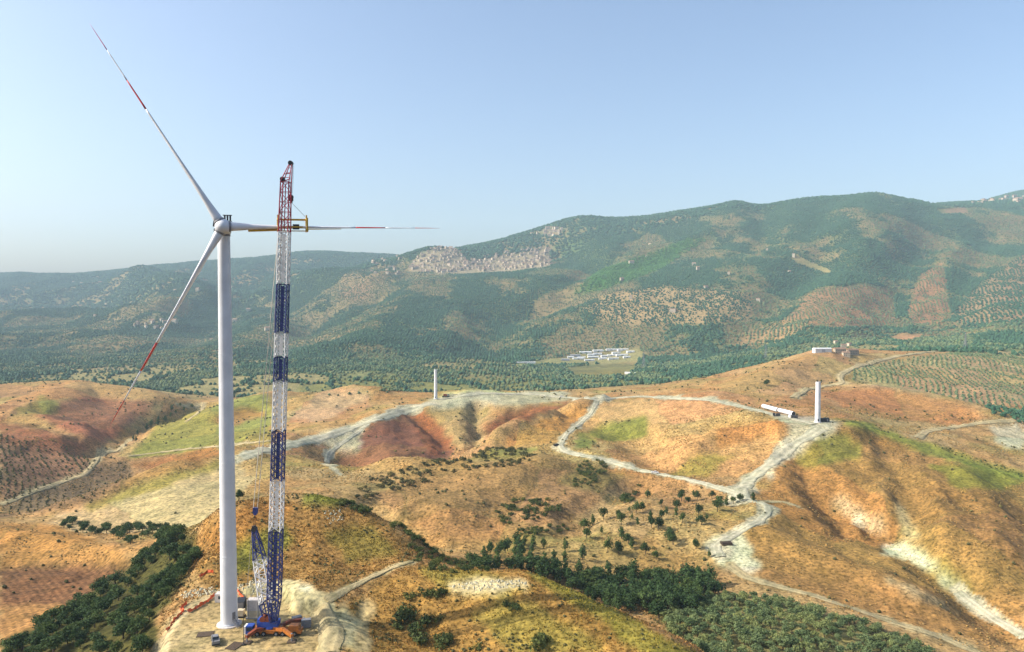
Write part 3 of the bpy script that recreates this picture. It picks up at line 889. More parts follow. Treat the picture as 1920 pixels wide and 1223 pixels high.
def ring(c, ax, r, n=24, ph=0.0):
    ax = Vector(ax).normalized()
    a = ax.orthogonal().normalized(); b = ax.cross(a)
    return [Vector(c) + a * (math.cos(2 * math.pi * k / n + ph) * r) + b * (math.sin(2 * math.pi * k / n + ph) * r) for k in range(n)]

UP = Vector((0, 0, 1))
# ------------------------------------------------------------------ the wind turbine
TB = plane0(430, 1170)
YAW = R(18)
NV = Vector((math.sin(YAW), -math.cos(YAW), 0))
RV = Vector((math.cos(YAW), math.sin(YAW), 0))
HUB = TB + NV * 4.4
HUB.z = at(418, 425, HUB.y).z
wt = thing('wind_turbine', 'tall white three-bladed wind turbine with red-banded blades standing on the earth pad', 'wind turbine', TB)
HT = HUB.z - 2.2
zs = [0.25, HT * 0.18, HT * 0.42, HT * 0.70, HT]

def tower_r(z):
    return 2.32 + (1.62 - 2.32) * (z / HT) ** 1.05
for z0, z1 in zip(zs[:-1], zs[1:]):
    b = MB()
    b.loft([ring((TB.x, TB.y, z0 + (z1 - z0) * k / 6), UP, tower_r(z0 + (z1 - z0) * k / 6), 40) for k in range(7)], False)
    obuild(b, 'tower_section', M['white_paint'], wt, TB, True)
for z in zs[1:-1]:
    b = MB()
    r = tower_r(z)
    b.loft([ring((TB.x, TB.y, z - .09), UP, r + .004, 40), ring((TB.x, TB.y, z - .09), UP, r + .035, 40), ring((TB.x, TB.y, z + .09), UP, r + .035, 40), ring((TB.x, TB.y, z + .09), UP, r + .004, 40)], False)
    obuild(b, 'flange_ring', M['white_paint'], wt, TB, True)
b = MB()
b.loft([ring((TB.x, TB.y, -0.5), UP, 3.5, 40), ring((TB.x, TB.y, .2), UP, 3.4, 40), ring((TB.x, TB.y, .26), UP, 2.8, 40)], True)
obuild(b, 'foundation_plinth', M['concrete'], wt, TB)
b = MB()
b.loft([ring((TB.x, TB.y, .26), UP, 2.62, 40), ring((TB.x, TB.y, .5), UP, 2.62, 40), ring((TB.x, TB.y, .5), UP, 2.3, 40)], False)
obuild(b, 'base_flange', M['white_paint'], wt, TB)
dn = Vector((0.80, -0.6, 0)).normalized()
dr = Vector((-dn.y, dn.x, 0))
b = MB()
b.box(TB + dn * 2.29 + UP * 2.9, (0.95, 0.12, 2.1), rot=Matrix((dr, dn, UP)).transposed())
dob = obuild(b, 'entrance_door', M['grey'], wt, TB)
b = MB()
b.box(TB + dn * 2.39 + dr * .3 + UP * 2.9, (0.08, 0.06, 0.25), rot=Matrix((dr, dn, UP)).transposed())
obuild(b, 'door_handle', M['dark'], dob, TB)
b = MB()
for k in range(8):
    b.box(TB + dn * (2.6 + .28 * k) + UP * (1.7 - .2 * k), (1.1, .26, .05), rot=Matrix((dr, dn, UP)).transposed())
for sgn in (-1, 1):
    b.tube(TB + dn * 2.4 + dr * .55 * sgn + UP * 2.75, TB + dn * 4.7 + dr * .55 * sgn + UP * 1.05, .035)
    b.tube(TB + dn * 2.4 + dr * .55 * sgn + UP * 1.75, TB + dn * 4.7 + dr * .55 * sgn + UP * .1, .05)
obuild(b, 'access_stair', M['grey'], wt, TB)
# nacelle
nac_c = TB + UP * HUB.z
BK = -NV

def nring(d, w, h, zc=0.0, cr=0.28):
    c = HUB + BK * d + UP * zc
    pts = []
    for sx, sz in ((1, 1), (-1, 1), (-1, -1), (1, -1)):
        for a in (0, 30, 60, 90):
            base = {(1, 1): 0, (-1, 1): 90, (-1, -1): 180, (1, -1): 270}[(sx, sz)]
            t = R(base + a)
            rr = min(w, h) * cr
            pts.append(c + RV * (sx * (w / 2 - rr) + math.cos(t) * rr) + UP * (sz * (h / 2 - rr) + math.sin(t) * rr))
    return pts
b = MB()
b.loft([nring(1.7, 2.9, 2.9), nring(2.0, 3.4, 3.5), nring(4.4, 3.6, 3.8, .1), nring(9.4, 3.5, 3.7, .2), nring(10.3, 3.0, 3.1, .25), nring(10.5, 2.2, 2.4, .3)])
nac = obuild(b, 'nacelle', M['white_paint'], wt, TB, True)
b = MB()
b.loft([ring((TB.x, TB.y, HT - .1), UP, 1.75, 32), ring((TB.x, TB.y, HT + .45), UP, 1.75, 32)], True)
obuild(b, 'yaw_bearing', M['grey'], nac, TB)
rm = Matrix((RV, BK, UP)).transposed()
b = MB()
for k in range(3):
    b.box(HUB + BK * 6.4 + RV * (.2 + .72 * k) + UP * 2.9, (.46, .5, 1.5), rot=rm, mi=1)
b.box(HUB + BK * 6.4 + RV * .9 + UP * 3.75, (2.4, .7, .2), rot=rm, mi=1)
b.box(HUB + BK * 6.4 + RV * .9 + UP * 2.1, (2.4, .7, .2), rot=rm)
obuild(b, 'roof_cooler', [M['grey'], M['dark']], nac, TB)
b = MB()
b.box(HUB + BK * 6.6 - RV * 2.35 + UP * 1.3, (1.2, 1.4, 1.5), rot=rm, taper=.7)
b.box(HUB + BK * 6.6 - RV * 2.2 - UP * .6, (1.0, 1.1, 1.0), rot=rm)
obuild(b, 'side_vent', M['dark'], nac, TB)
b = MB()
b.tube(HUB + BK * 9.4 + UP * 2.0 + RV * .8, HUB + BK * 9.4 + UP * 3.7 + RV * .8, .05)
b.tube(HUB + BK * 9.4 + UP * 3.6 + RV * .4, HUB + BK * 9.4 + UP * 3.6 + RV * 1.2, .04)
obuild(b, 'wind_sensor', M['dark'], nac, TB)
# hub and spinner
prof = [(2.0, 1.35), (1.5, 1.85), (.6, 2.12), (-.4, 2.05), (-1.2, 1.75), (-1.9, 1.2), (-2.3, .6), (-2.42, .08)]
b = MB()
b.loft([ring(HUB + BK * d, BK, r, 32) for d, r in prof])
hubo = obuild(b, 'hub', M['white_paint'], wt, TB, True)
# blades
BR = 61.0
TH = [(0, 2.55), (.035, 2.5), (.08, 2.25), (.14, 1.75), (.2, 1.4), (.3, 1.02), (.42, .78), (.55, .6), (.7, .42), (.85, .27), (.95, .16), (1, .05)]
CH = [(0, 2.55), (.035, 2.55), (.08, 2.9), (.14, 3.6), (.2, 3.9), (.3, 3.45), (.42, 2.8), (.55, 2.25), (.7, 1.7), (.85, 1.2), (.95, .75), (1, .12)]

def lerp(tab, x):
    return float(np.interp(x, [t[0] for t in tab], [t[1] for t in tab]))

def blade(ang, parent):
    d = (RV * math.cos(ang) + UP * math.sin(ang))
    cone = R(-3)
    ax = (d * math.cos(cone) + NV * math.sin(cone)).normalized()
    tang = ax.cross(NV).normalized()
    fwd = tang.cross(ax).normalized()

    def sec(x):
        th, ch = lerp(TH, x) * (1.08 if x > .1 else 1), lerp(CH, x)
        beta = R(9) + R(10) * max(0, .3 - x)
        cdir = fwd * math.cos(beta) + tang * math.sin(beta)
        tdir = ax.cross(cdir)
        rnd = max(0.0, 1 - x / .12)
        c = HUB + ax * (1.55 + x * (BR - 1.55)) + NV * (0.0)
        pts = []
        for k in range(20):
            t = 2 * math.pi * k / 20
            # blunt leading edge, thin trailing edge
            cx = math.cos(t)
            thick = math.sin(t) * (1 if rnd >= 1 else (rnd + (1 - rnd) * (0.62 + 0.38 * cx)))
            pts.append(c + cdir * (cx * ch / 2 - (1 - rnd) * ch * .12) + tdir * (thick * th / 2))
        return pts

    def seg(x0, x1, end=False):
        b = MB()
        k = max(3, int((x1 - x0) * 40))
        b.loft([sec(x0 + (x1 - x0) * i / k) for i in range(k + 1)])
        return b
    bo = seg(0, .575)
    w2 = seg(.72, .87)
    bo.add(w2.v, w2.f)
    bl = obuild(bo, 'blade', M['white_paint'], parent, TB, True)
    obuild(seg(.575, .72), 'red_band', M['red_paint'], bl, TB, True)
    obuild(seg(.87, 1.0), 'red_tip', M['red_paint'], bl, TB, True)
    b = MB()
    b.loft([ring(HUB + ax * 1.5, ax, 1.42, 28), ring(HUB + ax * 2.05, ax, 1.42, 28)], True)
    obuild(b, 'root_collar', M['grey'], bl, TB, True)
    return ax
A0 = 121.5
for k in range(3):
    axk = blade(R(A0 - 120 * k), wt)
    if k == 1:
        AX_R = axk

# ------------------------------------------------------------------ the crane
CB = plane0(508, 1188)
crane = thing('crane', 'giant navy and white lattice boom crane with crimson boom tip beside the turbine', 'crane', CB)
BF = at(513, 1166, CB.y - 1.0)          # boom foot
BF.z = max(2.8, BF.z)
BT = at(536, 342, CB.y + 0.8)           # head of the boom
bax = (BT - BF).normalized()
bu = Vector((1, 0, 0)); bu = (bu - bax * bu.dot(bax)).normalized()
bw = bax.cross(bu).normalized()
BL = (BT - BF).length

def lattice(b, p0, p1, u, w, s0, s1, panel, rc, rd, mi=0, xb=False):
    """four-chord lattice section from p0 to p1"""
    L = (p1 - p0).length
    n = max(1, round(L / panel))
    cs = []
    for k in range(n + 1):
        t = k / n
        c = p0.lerp(p1, t)
        h = (s0 + (s1 - s0) * t) / 2
        cs.append([c + u * h + w * h, c - u * h + w * h, c - u * h - w * h, c + u * h - w * h])
    for q in range(4):
        b.tube(cs[0][q], cs[-1][q], rc, rc, 6, mi)
    for k in range(n + 1):
        for q in range(4):
            if k in (0, n):
                b.tube(cs[k][q], cs[k][(q + 1) % 4], rd * 1.3, None, 4, mi, False)
    for k in range(n):
        for q in range(4):
            a, c = (q, (q + 1) % 4) if (k + q) % 2 == 0 else ((q + 1) % 4, q)
            b.tube(cs[k][a], cs[k + 1][c], rd, None, 4, mi, False)
            if xb:
                b.tube(cs[k][c], cs[k + 1][a], rd * .75, None, 4, mi, False)
            b.tube(cs[k + 1][q], cs[k + 1][(q + 1) % 4], rd * .8, None, 4, mi, False)

def zfrac(v):
    t = [(k / 400.0) for k in range(401)]
    best = min(t, key=lambda f: abs(pix(*BF.lerp(BT, f))[1] - v))
    return best
bands = [('navy', 1166, 995), ('boom_white', 995, 901), ('navy', 901, 808), ('boom_white', 808, 716), ('navy', 716, 669),
         ('boom_white', 669, 625), ('navy', 625, 534), ('boom_white', 534, 436), ('boom_red', 436, 342)]
for cname, v0, v1 in bands:
    f0, f1 = zfrac(v0), zfrac(v1)
    w0 = 3.05 - .5 * f0; w1 = 3.05 - .5 * f1
    if v0 == 1166:
        f0 = 0.055
        w0 = 3.05
    if v1 == 342:
        w1 = 2.2
    b = MB()
    lattice(b, BF.lerp(BT, f0), BF.lerp(BT, f1), bu, bw, w0, w1, 2.0 if cname != 'boom_red' else 2.6, .18, .12 if cname != 'boom_red' else .1, 0, cname != 'boom_red')
    if v0 == 1166:
        lattice(b, BF, BF.lerp(BT, .055), bu, bw, 1.6, 3.05, 2.0, .2, .13)
    sec = obuild(b, 'boom_section', M[cname], crane, CB)
    sec['label'] = {'navy': 'navy lattice boom section', 'boom_white': 'white lattice boom section', 'boom_red': 'crimson lattice boom head section'}[cname]
    b = MB()                             # walkway along the section
    a_, c_ = BF.lerp(BT, f0 + .004), BF.lerp(BT, f1 - .004)
    b.box((a_ + c_) / 2 - bw * .2, (.25 if cname == 'boom_red' else .95, .06, (c_ - a_).length), rot=Matrix((bu, bw, bax)).transposed())
    obuild(b, 'walkway', M[cname], sec, CB)
# boom head with slanted tip
TIP = at(545, 306, BT.y + 1.2)
b = MB()
for sx in (-1, 1):
    for sy in (-1, 1):
        b.tube(BT + bu * 1.15 * sx + bw * 1.15 * sy, TIP + bu * .35 * sx + bw * .35 * sy - bax * .4, .16, .13, 6)
b.tube(BT - bu * 1.15, BT + bu * 1.15 + bax * 1.0, .14); b.tube(BT + bax * 2.2 - bu * .6, BT + bax * 2.4 + bu * 1.0, .12)
for k in range(3):
    f = .25 + .25 * k
    b.tube((BT - bu * 1.15).lerp(TIP, f), (BT + bu * 1.15).lerp(TIP, f), .08)
head = obuild(b, 'boom_tip', M['boom_red'], crane, CB)
for pp in (TIP, BT - bu * .9 + bax * .8):
    b = MB()
    b.tube(pp - bw * .5, pp + bw * .5, .62, .62, 18)
    b.tube(pp - bw * .55, pp + bw * .55, .15, .15, 8)
    obuild(b, 'sheave', M['dark'], head, CB)
# hook block and hoist ropes
HB = Vector((at(547, 372, HUB.y + 1.5).x, HUB.y + 1.0, 0)); HB.z = at(547, 372, HB.y).z
b = MB()
for dx in (-.35, -.12, .12, .35):
    b.tube(TIP + bu * (dx + .5) + bw * .1, HB + Vector((dx, 0, .6)), .035, None, 4, 0, False)
obuild(b, 'hoist_rope', M['dark'], crane, CB)
b = MB()
b.box(HB, (1.0, .7, 1.5)); b.box(HB - UP * .95, (.6, .5, .5)); b.tube(HB + UP * .35 - Vector((0, .5, 0)), HB + UP * .35 + Vector((0, .5, 0)), .55, .55, 14)
obuild(b, 'hook_block', M['dark'], crane, CB)
# derrick mast leaning back
DF = at(508, 1166, CB.y + .4); DF.z = 2.9
DT = at(477, 992, CB.y + 2.0)
dax = (DT - DF).normalized(); du = (Vector((1, 0, 0)) - dax * dax.x).normalized(); dw = dax.cross(du).normalized()
for cname, f0, f1, w0, w1 in (('navy', 0, .22, 2.4, 3.4), ('boom_white', .22, .68, 3.4, 2.7), ('navy', .68, 1.0, 2.7, .9)):
    b = MB()
    lattice(b, DF.lerp(DT, f0), DF.lerp(DT, f1), du, dw, w0, w1, 1.9, .2, .14)
    o = obuild(b, 'mast_section', M[cname], crane, CB)
    o['label'] = 'navy lattice mast section' if cname == 'navy' else 'white lattice mast section'
b = MB()
b.tube(DT - dw * .7, DT + dw * .7, .7, .7, 16); b.box(DT + dax * .2, (.9, .8, 1.4), rot=Matrix((du, dw, dax)).transposed())
obuild(b, 'mast_head', M['dark'], crane, CB)
# hoisting block above the mast and pendant lines to the boom head
PB = at(479, 957, CB.y + 1.6)
b = MB()
b.box(PB, (1.3, .8, 1.5)); b.tube(PB - UP * .8 - Vector((0, .5, 0)), PB - UP * .8 + Vector((0, .5, 0)), .5, .5, 14)
b.tube(PB - UP * .8 + Vector((.4, 0, 0)), PB - UP * .8 - Vector((.4, 0, 0)), .25, .25, 8)
obuild(b, 'pendant_block', M['navy'], crane, CB)
b = MB()
for dx in (-.25, .05, .3):
    b.tube(DT + Vector((dx, 0, 1.0)), PB + Vector((dx, 0, -.6)), .05, None, 4, 0, False)
obuild(b, 'mast_rope', M['rust'], crane, CB)
for dx, top in ((-.55, BT - bu * 1.0 - bw * .9 - bax * 8), (.55, BT - bu * .7 + bw * .5 - bax * 12)):
    b = MB()
    p0 = PB + Vector((dx, 0, .7))
    # rods with pinned joints
    for k in range(9):
        a_, c_ = p0.lerp(top, k / 9), p0.lerp(top, (k + 1) / 9)
        b.tube(a_, c_, .1, None, 5)
        b.box(c_, (.24, .2, .8))
    obuild(b, 'pendant_line', M['rope'], crane, CB)
# counterweight tray hung from the mast head
CW = plane0(480, 1158)
for sx, sy in ((-2.4, -.9), (-1.2, .9), (.6, -.9), (1.2, .9)):
    b = MB()
    b.tube(DT + Vector((sx * .25, sy * .3, -.4)), CW + Vector((sx, sy, 6.2)), .07, None, 5)
    obuild(b, 'ballast_line', M['rope'], crane, CB)
for k in range(5):
    b = MB()
    b.box(CW + Vector((-.4, 0, .9 + 1.02 * k)), (3.6 - .12 * (k % 2), 2.4, .98))
    obuild(b, 'ballast_slab', M['cream'] if k < 2 else M['concrete'], crane, CB)
b = MB()
b.box(CW + Vector((-.4, 0, .28)), (4.2, 2.9, .36)); 
for sx in (-1.6, 1.2):
    b.tube(CW + Vector((sx - .2, -1.25, .4)), CW + Vector((sx - .2, -1.25, 6.3)), .1); b.tube(CW + Vector((sx - .2, 1.25, .4)), CW + Vector((sx - .2, 1.25, 6.3)), .1)
obuild(b, 'ballast_tray', M['grey'], crane, CB)
# upper works
b = MB()
b.box(CB + Vector((-.6, .2, 2.9)), (5.6, 2.9, 1.5)); b.box(CB + Vector((-2.4, .2, 3.9)), (2.2, 2.7, .9), taper=.9)
b.tube(CB + Vector((0, 0, 1.7)), CB + Vector((0, 0, 2.2)), 1.5, 1.5, 24)
sup = obuild(b, 'slewing_platform', M['blue'], crane, CB)
b = MB()
for k, x in enumerate((-1.9, -.4)):
    b.tube(CB + Vector((x, -1.0, 4.3)), CB + Vector((x, 1.3, 4.3)), .65, .65, 18); b.tube(CB + Vector((x, -1.15, 4.3)), CB + Vector((x, -1.0, 4.3)), .85, .85, 18); b.tube(CB + Vector((x, 1.3, 4.3)), CB + Vector((x, 1.45, 4.3)), .85, .85, 18)
obuild(b, 'winch', M['rust'], sup, CB)
b = MB()
cc = CB + Vector((-4.9, -1.9, 0))
b.box(cc + UP * 2.2, (1.9, 2.4, 2.2), taper=.9)
cab = obuild(b, 'driver_cab', M['blue'], crane, CB)
b = MB(); b.box(cc + Vector((0, -1.2, 2.55)), (1.4, .1, 1.0)); b.box(cc + Vector((.95, 0, 2.55)), (.1, 1.7, .9))
obuild(b, 'cab_window', M['glass'], cab, CB)
b = MB(); b.box(cc + Vector((-1.25, 0, 2.2)), (.5, 2.2, 2.0))
obuild(b, 'side_panel', M['boom_white'], cab, CB)
# orange carrier with four swing-out outriggers
b = MB()
b.box(CB + Vector((1.4, -.4, 1.15)), (14.5, 2.7, .9)); b.box(CB + Vector((6.6, -.4, 2.1)), (3.0, 2.5, 1.2), taper=.85); b.box(CB + Vector((-4.6, -.4, 1.75)), (2.4, 2.5, .5)); b.box(CB + Vector((2.2, -.4, 1.9)), (2.2, 2.2, .7))
car = obuild(b, 'carrier', M['orange'], crane, CB)
for x in (-4.8, -3.2, -1.4, 2.0, 3.8, 5.4, 7.0):
    for sy in (-1, 1):
        b = MB()
        c = CB + Vector((x, -.4 + sy * 1.35, .68))
        b.tube(c - Vector((0, .22, 0)), c + Vector((0, .22, 0)), .66, .66, 18)
        w = obuild(b, 'wheel', M['rubber'], car, CB)
        b = MB(); b.tube(c + Vector((0, sy * .2, 0)), c + Vector((0, sy * .26, 0)), .33, .33, 12)
        # rims belong to the wheel above at the third level, so they are joined to the axle part instead
        obuild(b, 'wheel_rim', M['grey'], car, CB)
for (dx, dy, mt) in ((-4.6, -5.6, 'rust'), (7.2, -5.0, 'orange'), (7.8, 4.9, 'rust'), (-4.4, 4.8, 'orange')):
    b = MB()
    p0 = CB + Vector((1.2 if dx > 0 else -1.6, -.4, 1.5)); p2 = CB + Vector((dx, dy, 1.7)); p1 = p0.lerp(p2, .5) + UP * .75
    for a_, c_, wd in ((p0, p1, 1.0), (p1, p2, .8)):
        d = (c_ - a_); L = d.length; d.normalize(); sd = d.cross(UP).normalized(); up = sd.cross(d)
        b.box((a_ + c_) / 2, (wd, L + .5, .85), rot=Matrix((sd, d, up)).transposed())
    orr = obuild(b, 'outrigger', M[mt], crane, CB)
    b = MB(); b.tube(p2 + UP * .6, Vector((p2.x, p2.y, .25)), .26, .2, 10)
    obuild(b, 'jack', M['grey'], orr, CB)
    b = MB(); b.box((p2.x, p2.y, .16), (2.2, 2.2, .22))
    obuild(b, 'support_mat', M['bark'], orr, CB)
b = MB()
mx = plane0(457, 1210)
b.tube(mx, mx + UP * 8.5, .1, .07, 8); b.box(mx + UP * .15, (.7, .7, .3))
tag(b.build('signal_mast', M['dark']), 'thin dark mast standing on the pad beside the blue crane cab', 'mast')

# ------------------------------------------------------------------ yellow blade clamp on the hook
bc0 = HUB + AX_R * (1.55 + .215 * (BR - 1.55)); bc1 = HUB + AX_R * (1.55 + .345 * (BR - 1.55))
yk = thing('blade_clamp', 'yellow lifting frame gripping the horizontal turbine blade below the hook', 'lifting frame', (bc0 + bc1) / 2)
YO = (bc0 + bc1) / 2
ya = (bc1 - bc0).normalized(); yd = ya.cross(UP).normalized()
ym = Matrix((ya, yd, UP)).transposed()
b = MB()
LY = (bc1 - bc0).length
b.box(YO + UP * 2.05, (LY * 1.02, .55, .5), rot=ym)
b.box(YO - UP * 1.15 + yd * .7, (LY * 1.0, .3, .25), rot=ym)
b.box(YO - UP * .1 + yd * 1.6, (LY * .7, .3, .35), rot=ym)
obuild(b, 'main_beam', M['yellow'], yk, YO)
for e, s_ in ((bc0, 1), (bc1, -1)):
    b = MB()
    b.box(e + UP * .5 + yd * 2.0, (.5, .4, 3.6), rot=ym); b.box(e + UP * 2.2 + yd * .9, (.5, 2.5, .45), rot=ym)
    b.box(e - UP * 1.15 + yd * .9, (.6, 2.5, .5), rot=ym); b.box(e + UP * .55 - yd * .4 , (.5, .35, 3.4), rot=ym) if s_ < 0 else b.box(e + UP * 1.2 - yd * .4, (.5, .35, 2.2), rot=ym)
    b.box(e + UP * 2.8, (.35, .35, 1.2), rot=ym)
    obuild(b, 'gripper', M['yellow'], yk, YO)
b = MB(); b.box(YO + yd * 1.2 + ya * .9 - UP * .05, (1.7, .9, 1.4), rot=ym)
obuild(b, 'power_pack', M['dark'], yk, YO)
for e in (bc0, bc1):
    b = MB(); b.tube(e + UP * 2.6, HB - UP * 1.1, .055, None, 5)
    obuild(b, 'sling', M['grey'], yk, YO)
b = MB()
p0, p1 = HUB + AX_R * 6.5 - UP * 1.12, bc0 - UP * .75
b.tube(p0, p1, .3, .36, 8)
obuild(b, 'root_strap', M['yellow'], yk, YO)
b = MB()
tl = HUB + AX_R * (.52 * BR)
b.tube(bc1 - UP * .6, tl - UP * .45, .12, .08, 6)
obuild(b, 'tip_strap', M['yellow'], yk, YO)

# ------------------------------------------------------------------ vehicles and site gear
def wheelset(root, xs, ys, r, origin=Vector((0, 0, 0))):
    for x in xs:
        for y in ys:
            b = MB(); b.tube((x, y - .14, r), (x, y + .14, r), r, r, 14)
            w = b.build('wheel', M['rubber'], root)
            b = MB(); b.tube((x, y + (.13 if y > 0 else -.13), r), (x, y + (.17 if y > 0 else -.17), r), r * .5, r * .5, 10)
            b.build('rim', M['grey'], w)

def pickup(label, loc, rz, mat='boom_white', group=None):
    t = thing('pickup_truck', label, 'truck', loc, rz, group)
    b = MB()
    b.box((0, 0, .75), (5.2, 1.85, .55)); b.box((1.75, 0, 1.1), (1.5, 1.75, .35), taper=.92)
    b.box((-1.5, .87, 1.2), (2.1, .1, .4)); b.box((-1.5, -.87, 1.2), (2.1, .1, .4)); b.box((-2.55, 0, 1.2), (.1, 1.8, .4))
    b.build('body', M[mat], t)
    b = MB(); b.box((.25, 0, 1.45), (2.0, 1.65, .8), taper=.78)
    c = b.build('cabin', M[mat], t)
    b = MB(); b.box((.25, 0, 1.52), (1.86, 1.67, .42), taper=.9); b.box((.25, 0, 1.5), (2.02, 1.35, .4), taper=.9)
    b.build('window', M['glass'], c)
    for x in (2.6, -2.62):
        b = MB(); b.box((x, 0, .55), (.13, 1.85, .28)); b.build('bumper', M['dark'], t)
    for y in (-.65, .65):
        b = MB(); b.box((2.61, y, .92), (.08, .36, .2)); b.build('headlight', M['grey'], t)
    wheelset(t, (-1.6, 1.65), (-.88, .88), .4)
    return t

def on_ground(u, v):
    return hit(u, v)
pickup('grey pickup truck with dark windows parked on the bare earth pad', plane0(404, 1205), R(115), 'grey')
p = plane0(452, 1157)
t = thing('generator', 'pale box generator on a dark skid between the turbine base and crane', 'generator', p)
b = MB(); b.box((0, 0, 1.35), (1.9, 1.6, 1.7)); b.build('housing', M['cream'], t)
b = MB(); b.box((0, 0, .25), (2.3, 1.9, .4)); b.build('skid', M['dark'], t)
b = MB(); b.tube((.5, .3, 2.2), (.5, .3, 2.8), .1); b.build('exhaust', M['dark'], t)
p = plane0(452, 1140)
t = thing('tool_container', 'dark site container standing behind the pale generator', 'container', p, R(10))
b = MB(); b.box((0, 0, 1.3), (2.4, 4.2, 2.4)); b.build('shell', M['dark'], t)
for k in range(9):
    b = MB(); b.box((0, -1.9 + .48 * k, 1.3), (2.5, .14, 2.2)); b.build('rib', M['dark'], t)
b = MB(); b.box((0, -2.13, 1.3), (2.2, .08, 2.2)); b.build('door', M['grey'], t)
for k, (uu, vv, nb, lab) in enumerate(((574,1176,3,'short stack of grey ballast slabs right of the crane carrier'), (556,1166,2,'low pair of ballast slabs behind the crane outrigger'))):
    p = plane0(uu, vv)
    t = thing('ballast_stack', lab, 'ballast', p, R(15 + 20 * k))
    for q in range(nb):
        b = MB(); b.box((.1 * (q % 2), .05 * q, .45 + .72 * q), (2.6, 1.6, .68)); b.build('ballast_slab', M['grey'], t)
    for q in (-.9, .9):
        b = MB(); b.box((q, 0, .05), (.25, 1.7, .12)); b.build('timber_bearer', M['bark'], t)
for k, (uu, vv, rz_, lab) in enumerate(((385,1190,.2,'brown timber mats laid on the pad left of the pickup truck'), (440,1212,1.3,'brown timber mats laid on the pad in front of the turbine base'))):
    p = plane0(uu, vv)
    t = thing('timber_mat', lab, 'timber mat', p, rz_)
    for q in range(6):
        b = MB(); b.box((0, -1.3 + .52 * q, .1), (4.2, .46, .2)); b.build('plank', M['bark'], t)
p = plane0(424, 1128)
t = thing('site_container', 'pale site container at the back edge of the pad behind the turbine tower', 'container', p, R(-4))
b = MB(); b.box((0, 0, 1.35), (6.0, 2.4, 2.5)); b.build('shell', M['concrete'], t)
b = MB(); b.box((1.4, -1.22, 1.3), (.9, .06, 2.0)); b.build('door', M['grey'], t)
b = MB(); b.box((-1.3, -1.22, 1.6), (1.2, .06, .9)); b.build('window', M['glass'], t)
# orange safety netting round the left edge of the pad
def netting(pxs, label, h=1.3):
    P = [plane0(u, v) for u, v in pxs]
    for p in P:
        p.z = float(hgt(p.x, p.y))
    t = thing('safety_net', label, 'netting', P[0])
    b = MB(); V = []; prev = None
    k = 0
    for a_, c_ in zip(P[:-1], P[1:]):
        L = (c_ - a_).length; m = max(2, int(L / .45))
        for i in range(m):
            q = a_.lerp(c_, i / m); k += 1
            z = float(hgt(q.x, q.y)); o = Vector((math.sin(k * 1.7) * .22, math.cos(k * 1.1) * .22, 0))
            hh = h * (.75 + .3 * math.sin(k * .9) * math.sin(k * .37))
            V += [Vector((q.x, q.y, z + .03)) + o, Vector((q.x, q.y, z + hh * .5)) + o * .2, Vector((q.x, q.y, z + hh)) - o * .8]
    m = len(V) // 3
    b.add(V, [f for i in range(m - 1) for f in ((i * 3, i * 3 + 3, i * 3 + 4, i * 3 + 1), (i * 3 + 1, i * 3 + 4, i * 3 + 5, i * 3 + 2))])
    obuild(b, 'net', M['net'], t, P[0])
    for i in range(0, m, 7):
        q = V[i * 3]
        b = MB(); b.tube((q.x, q.y, q.z - .1), (q.x, q.y, q.z + h + .15), .035, None, 5)
        obuild(b, 'post', M['grey'], t, P[0])
netting([(312,1172),(326,1158),(345,1146),(338,1136),(352,1128)], 'torn orange safety net at the corner of the pad above the wooded gully')
netting([(352,1150),(372,1140),(392,1128),(404,1118)], 'sagging orange safety net along the pad edge left of the turbine')
netting([(374,1083),(388,1079),(402,1082)], 'short orange net on the dry grass slope behind the turbine')
netting([(462,1128),(450,1118),(444,1110)], 'orange net strip behind the dark site container')

# partly built turbine towers
def stub_tower(u, v, Y, vtop, r0, r1, label, nsec):
    p = at(u, v, Y); p.z = float(hgt(p.x, p.y))
    top = at(u, vtop, Y).z
    t = thing('turbine_tower', label, 'tower', p)
    H_ = top - p.z
    for k in range(nsec):
        za, zb = .3 + (H_ - .3) * k / nsec, .3 + (H_ - .3) * (k + 1) / nsec
        ra, rb = r0 + (r1 - r0) * za / H_, r0 + (r1 - r0) * zb / H_
        b = MB(); b.loft([ring((0, 0, za), UP, ra, 28), ring((0, 0, zb), UP, rb, 28)], False)
        b.build('tower_section', M['white_paint'], t, True)
        b = MB(); b.loft([ring((0, 0, zb - .1), UP, rb + .05, 28), ring((0, 0, zb + .02), UP, rb + .05, 28), ring((0, 0, zb + .02), UP, rb - .25, 28)], False)
        b.build('flange_ring', M['white_paint'], t)
    b = MB(); b.tube((0, 0, -.6), (0, 0, .35), r0 + 1.2, r0 + .9, 28); b.build('foundation_plinth', M['concrete'], t)
    b = MB(); b.box((-.3, -r0 - .0, 2.2), (.95, .16, 2.1)); b.build('entrance_door', M['dark'], t)
    return p
pA = stub_tower(817, 748, 1000, 693, 2.25, 1.95, 'slender unfinished white tower stub on the pale gravel ridge road, no blades', 2)
pB = stub_tower(1533, 792, 635, 716, 2.3, 2.0, 'unfinished white tower stub on the grey gravel pad above the green strip', 2)
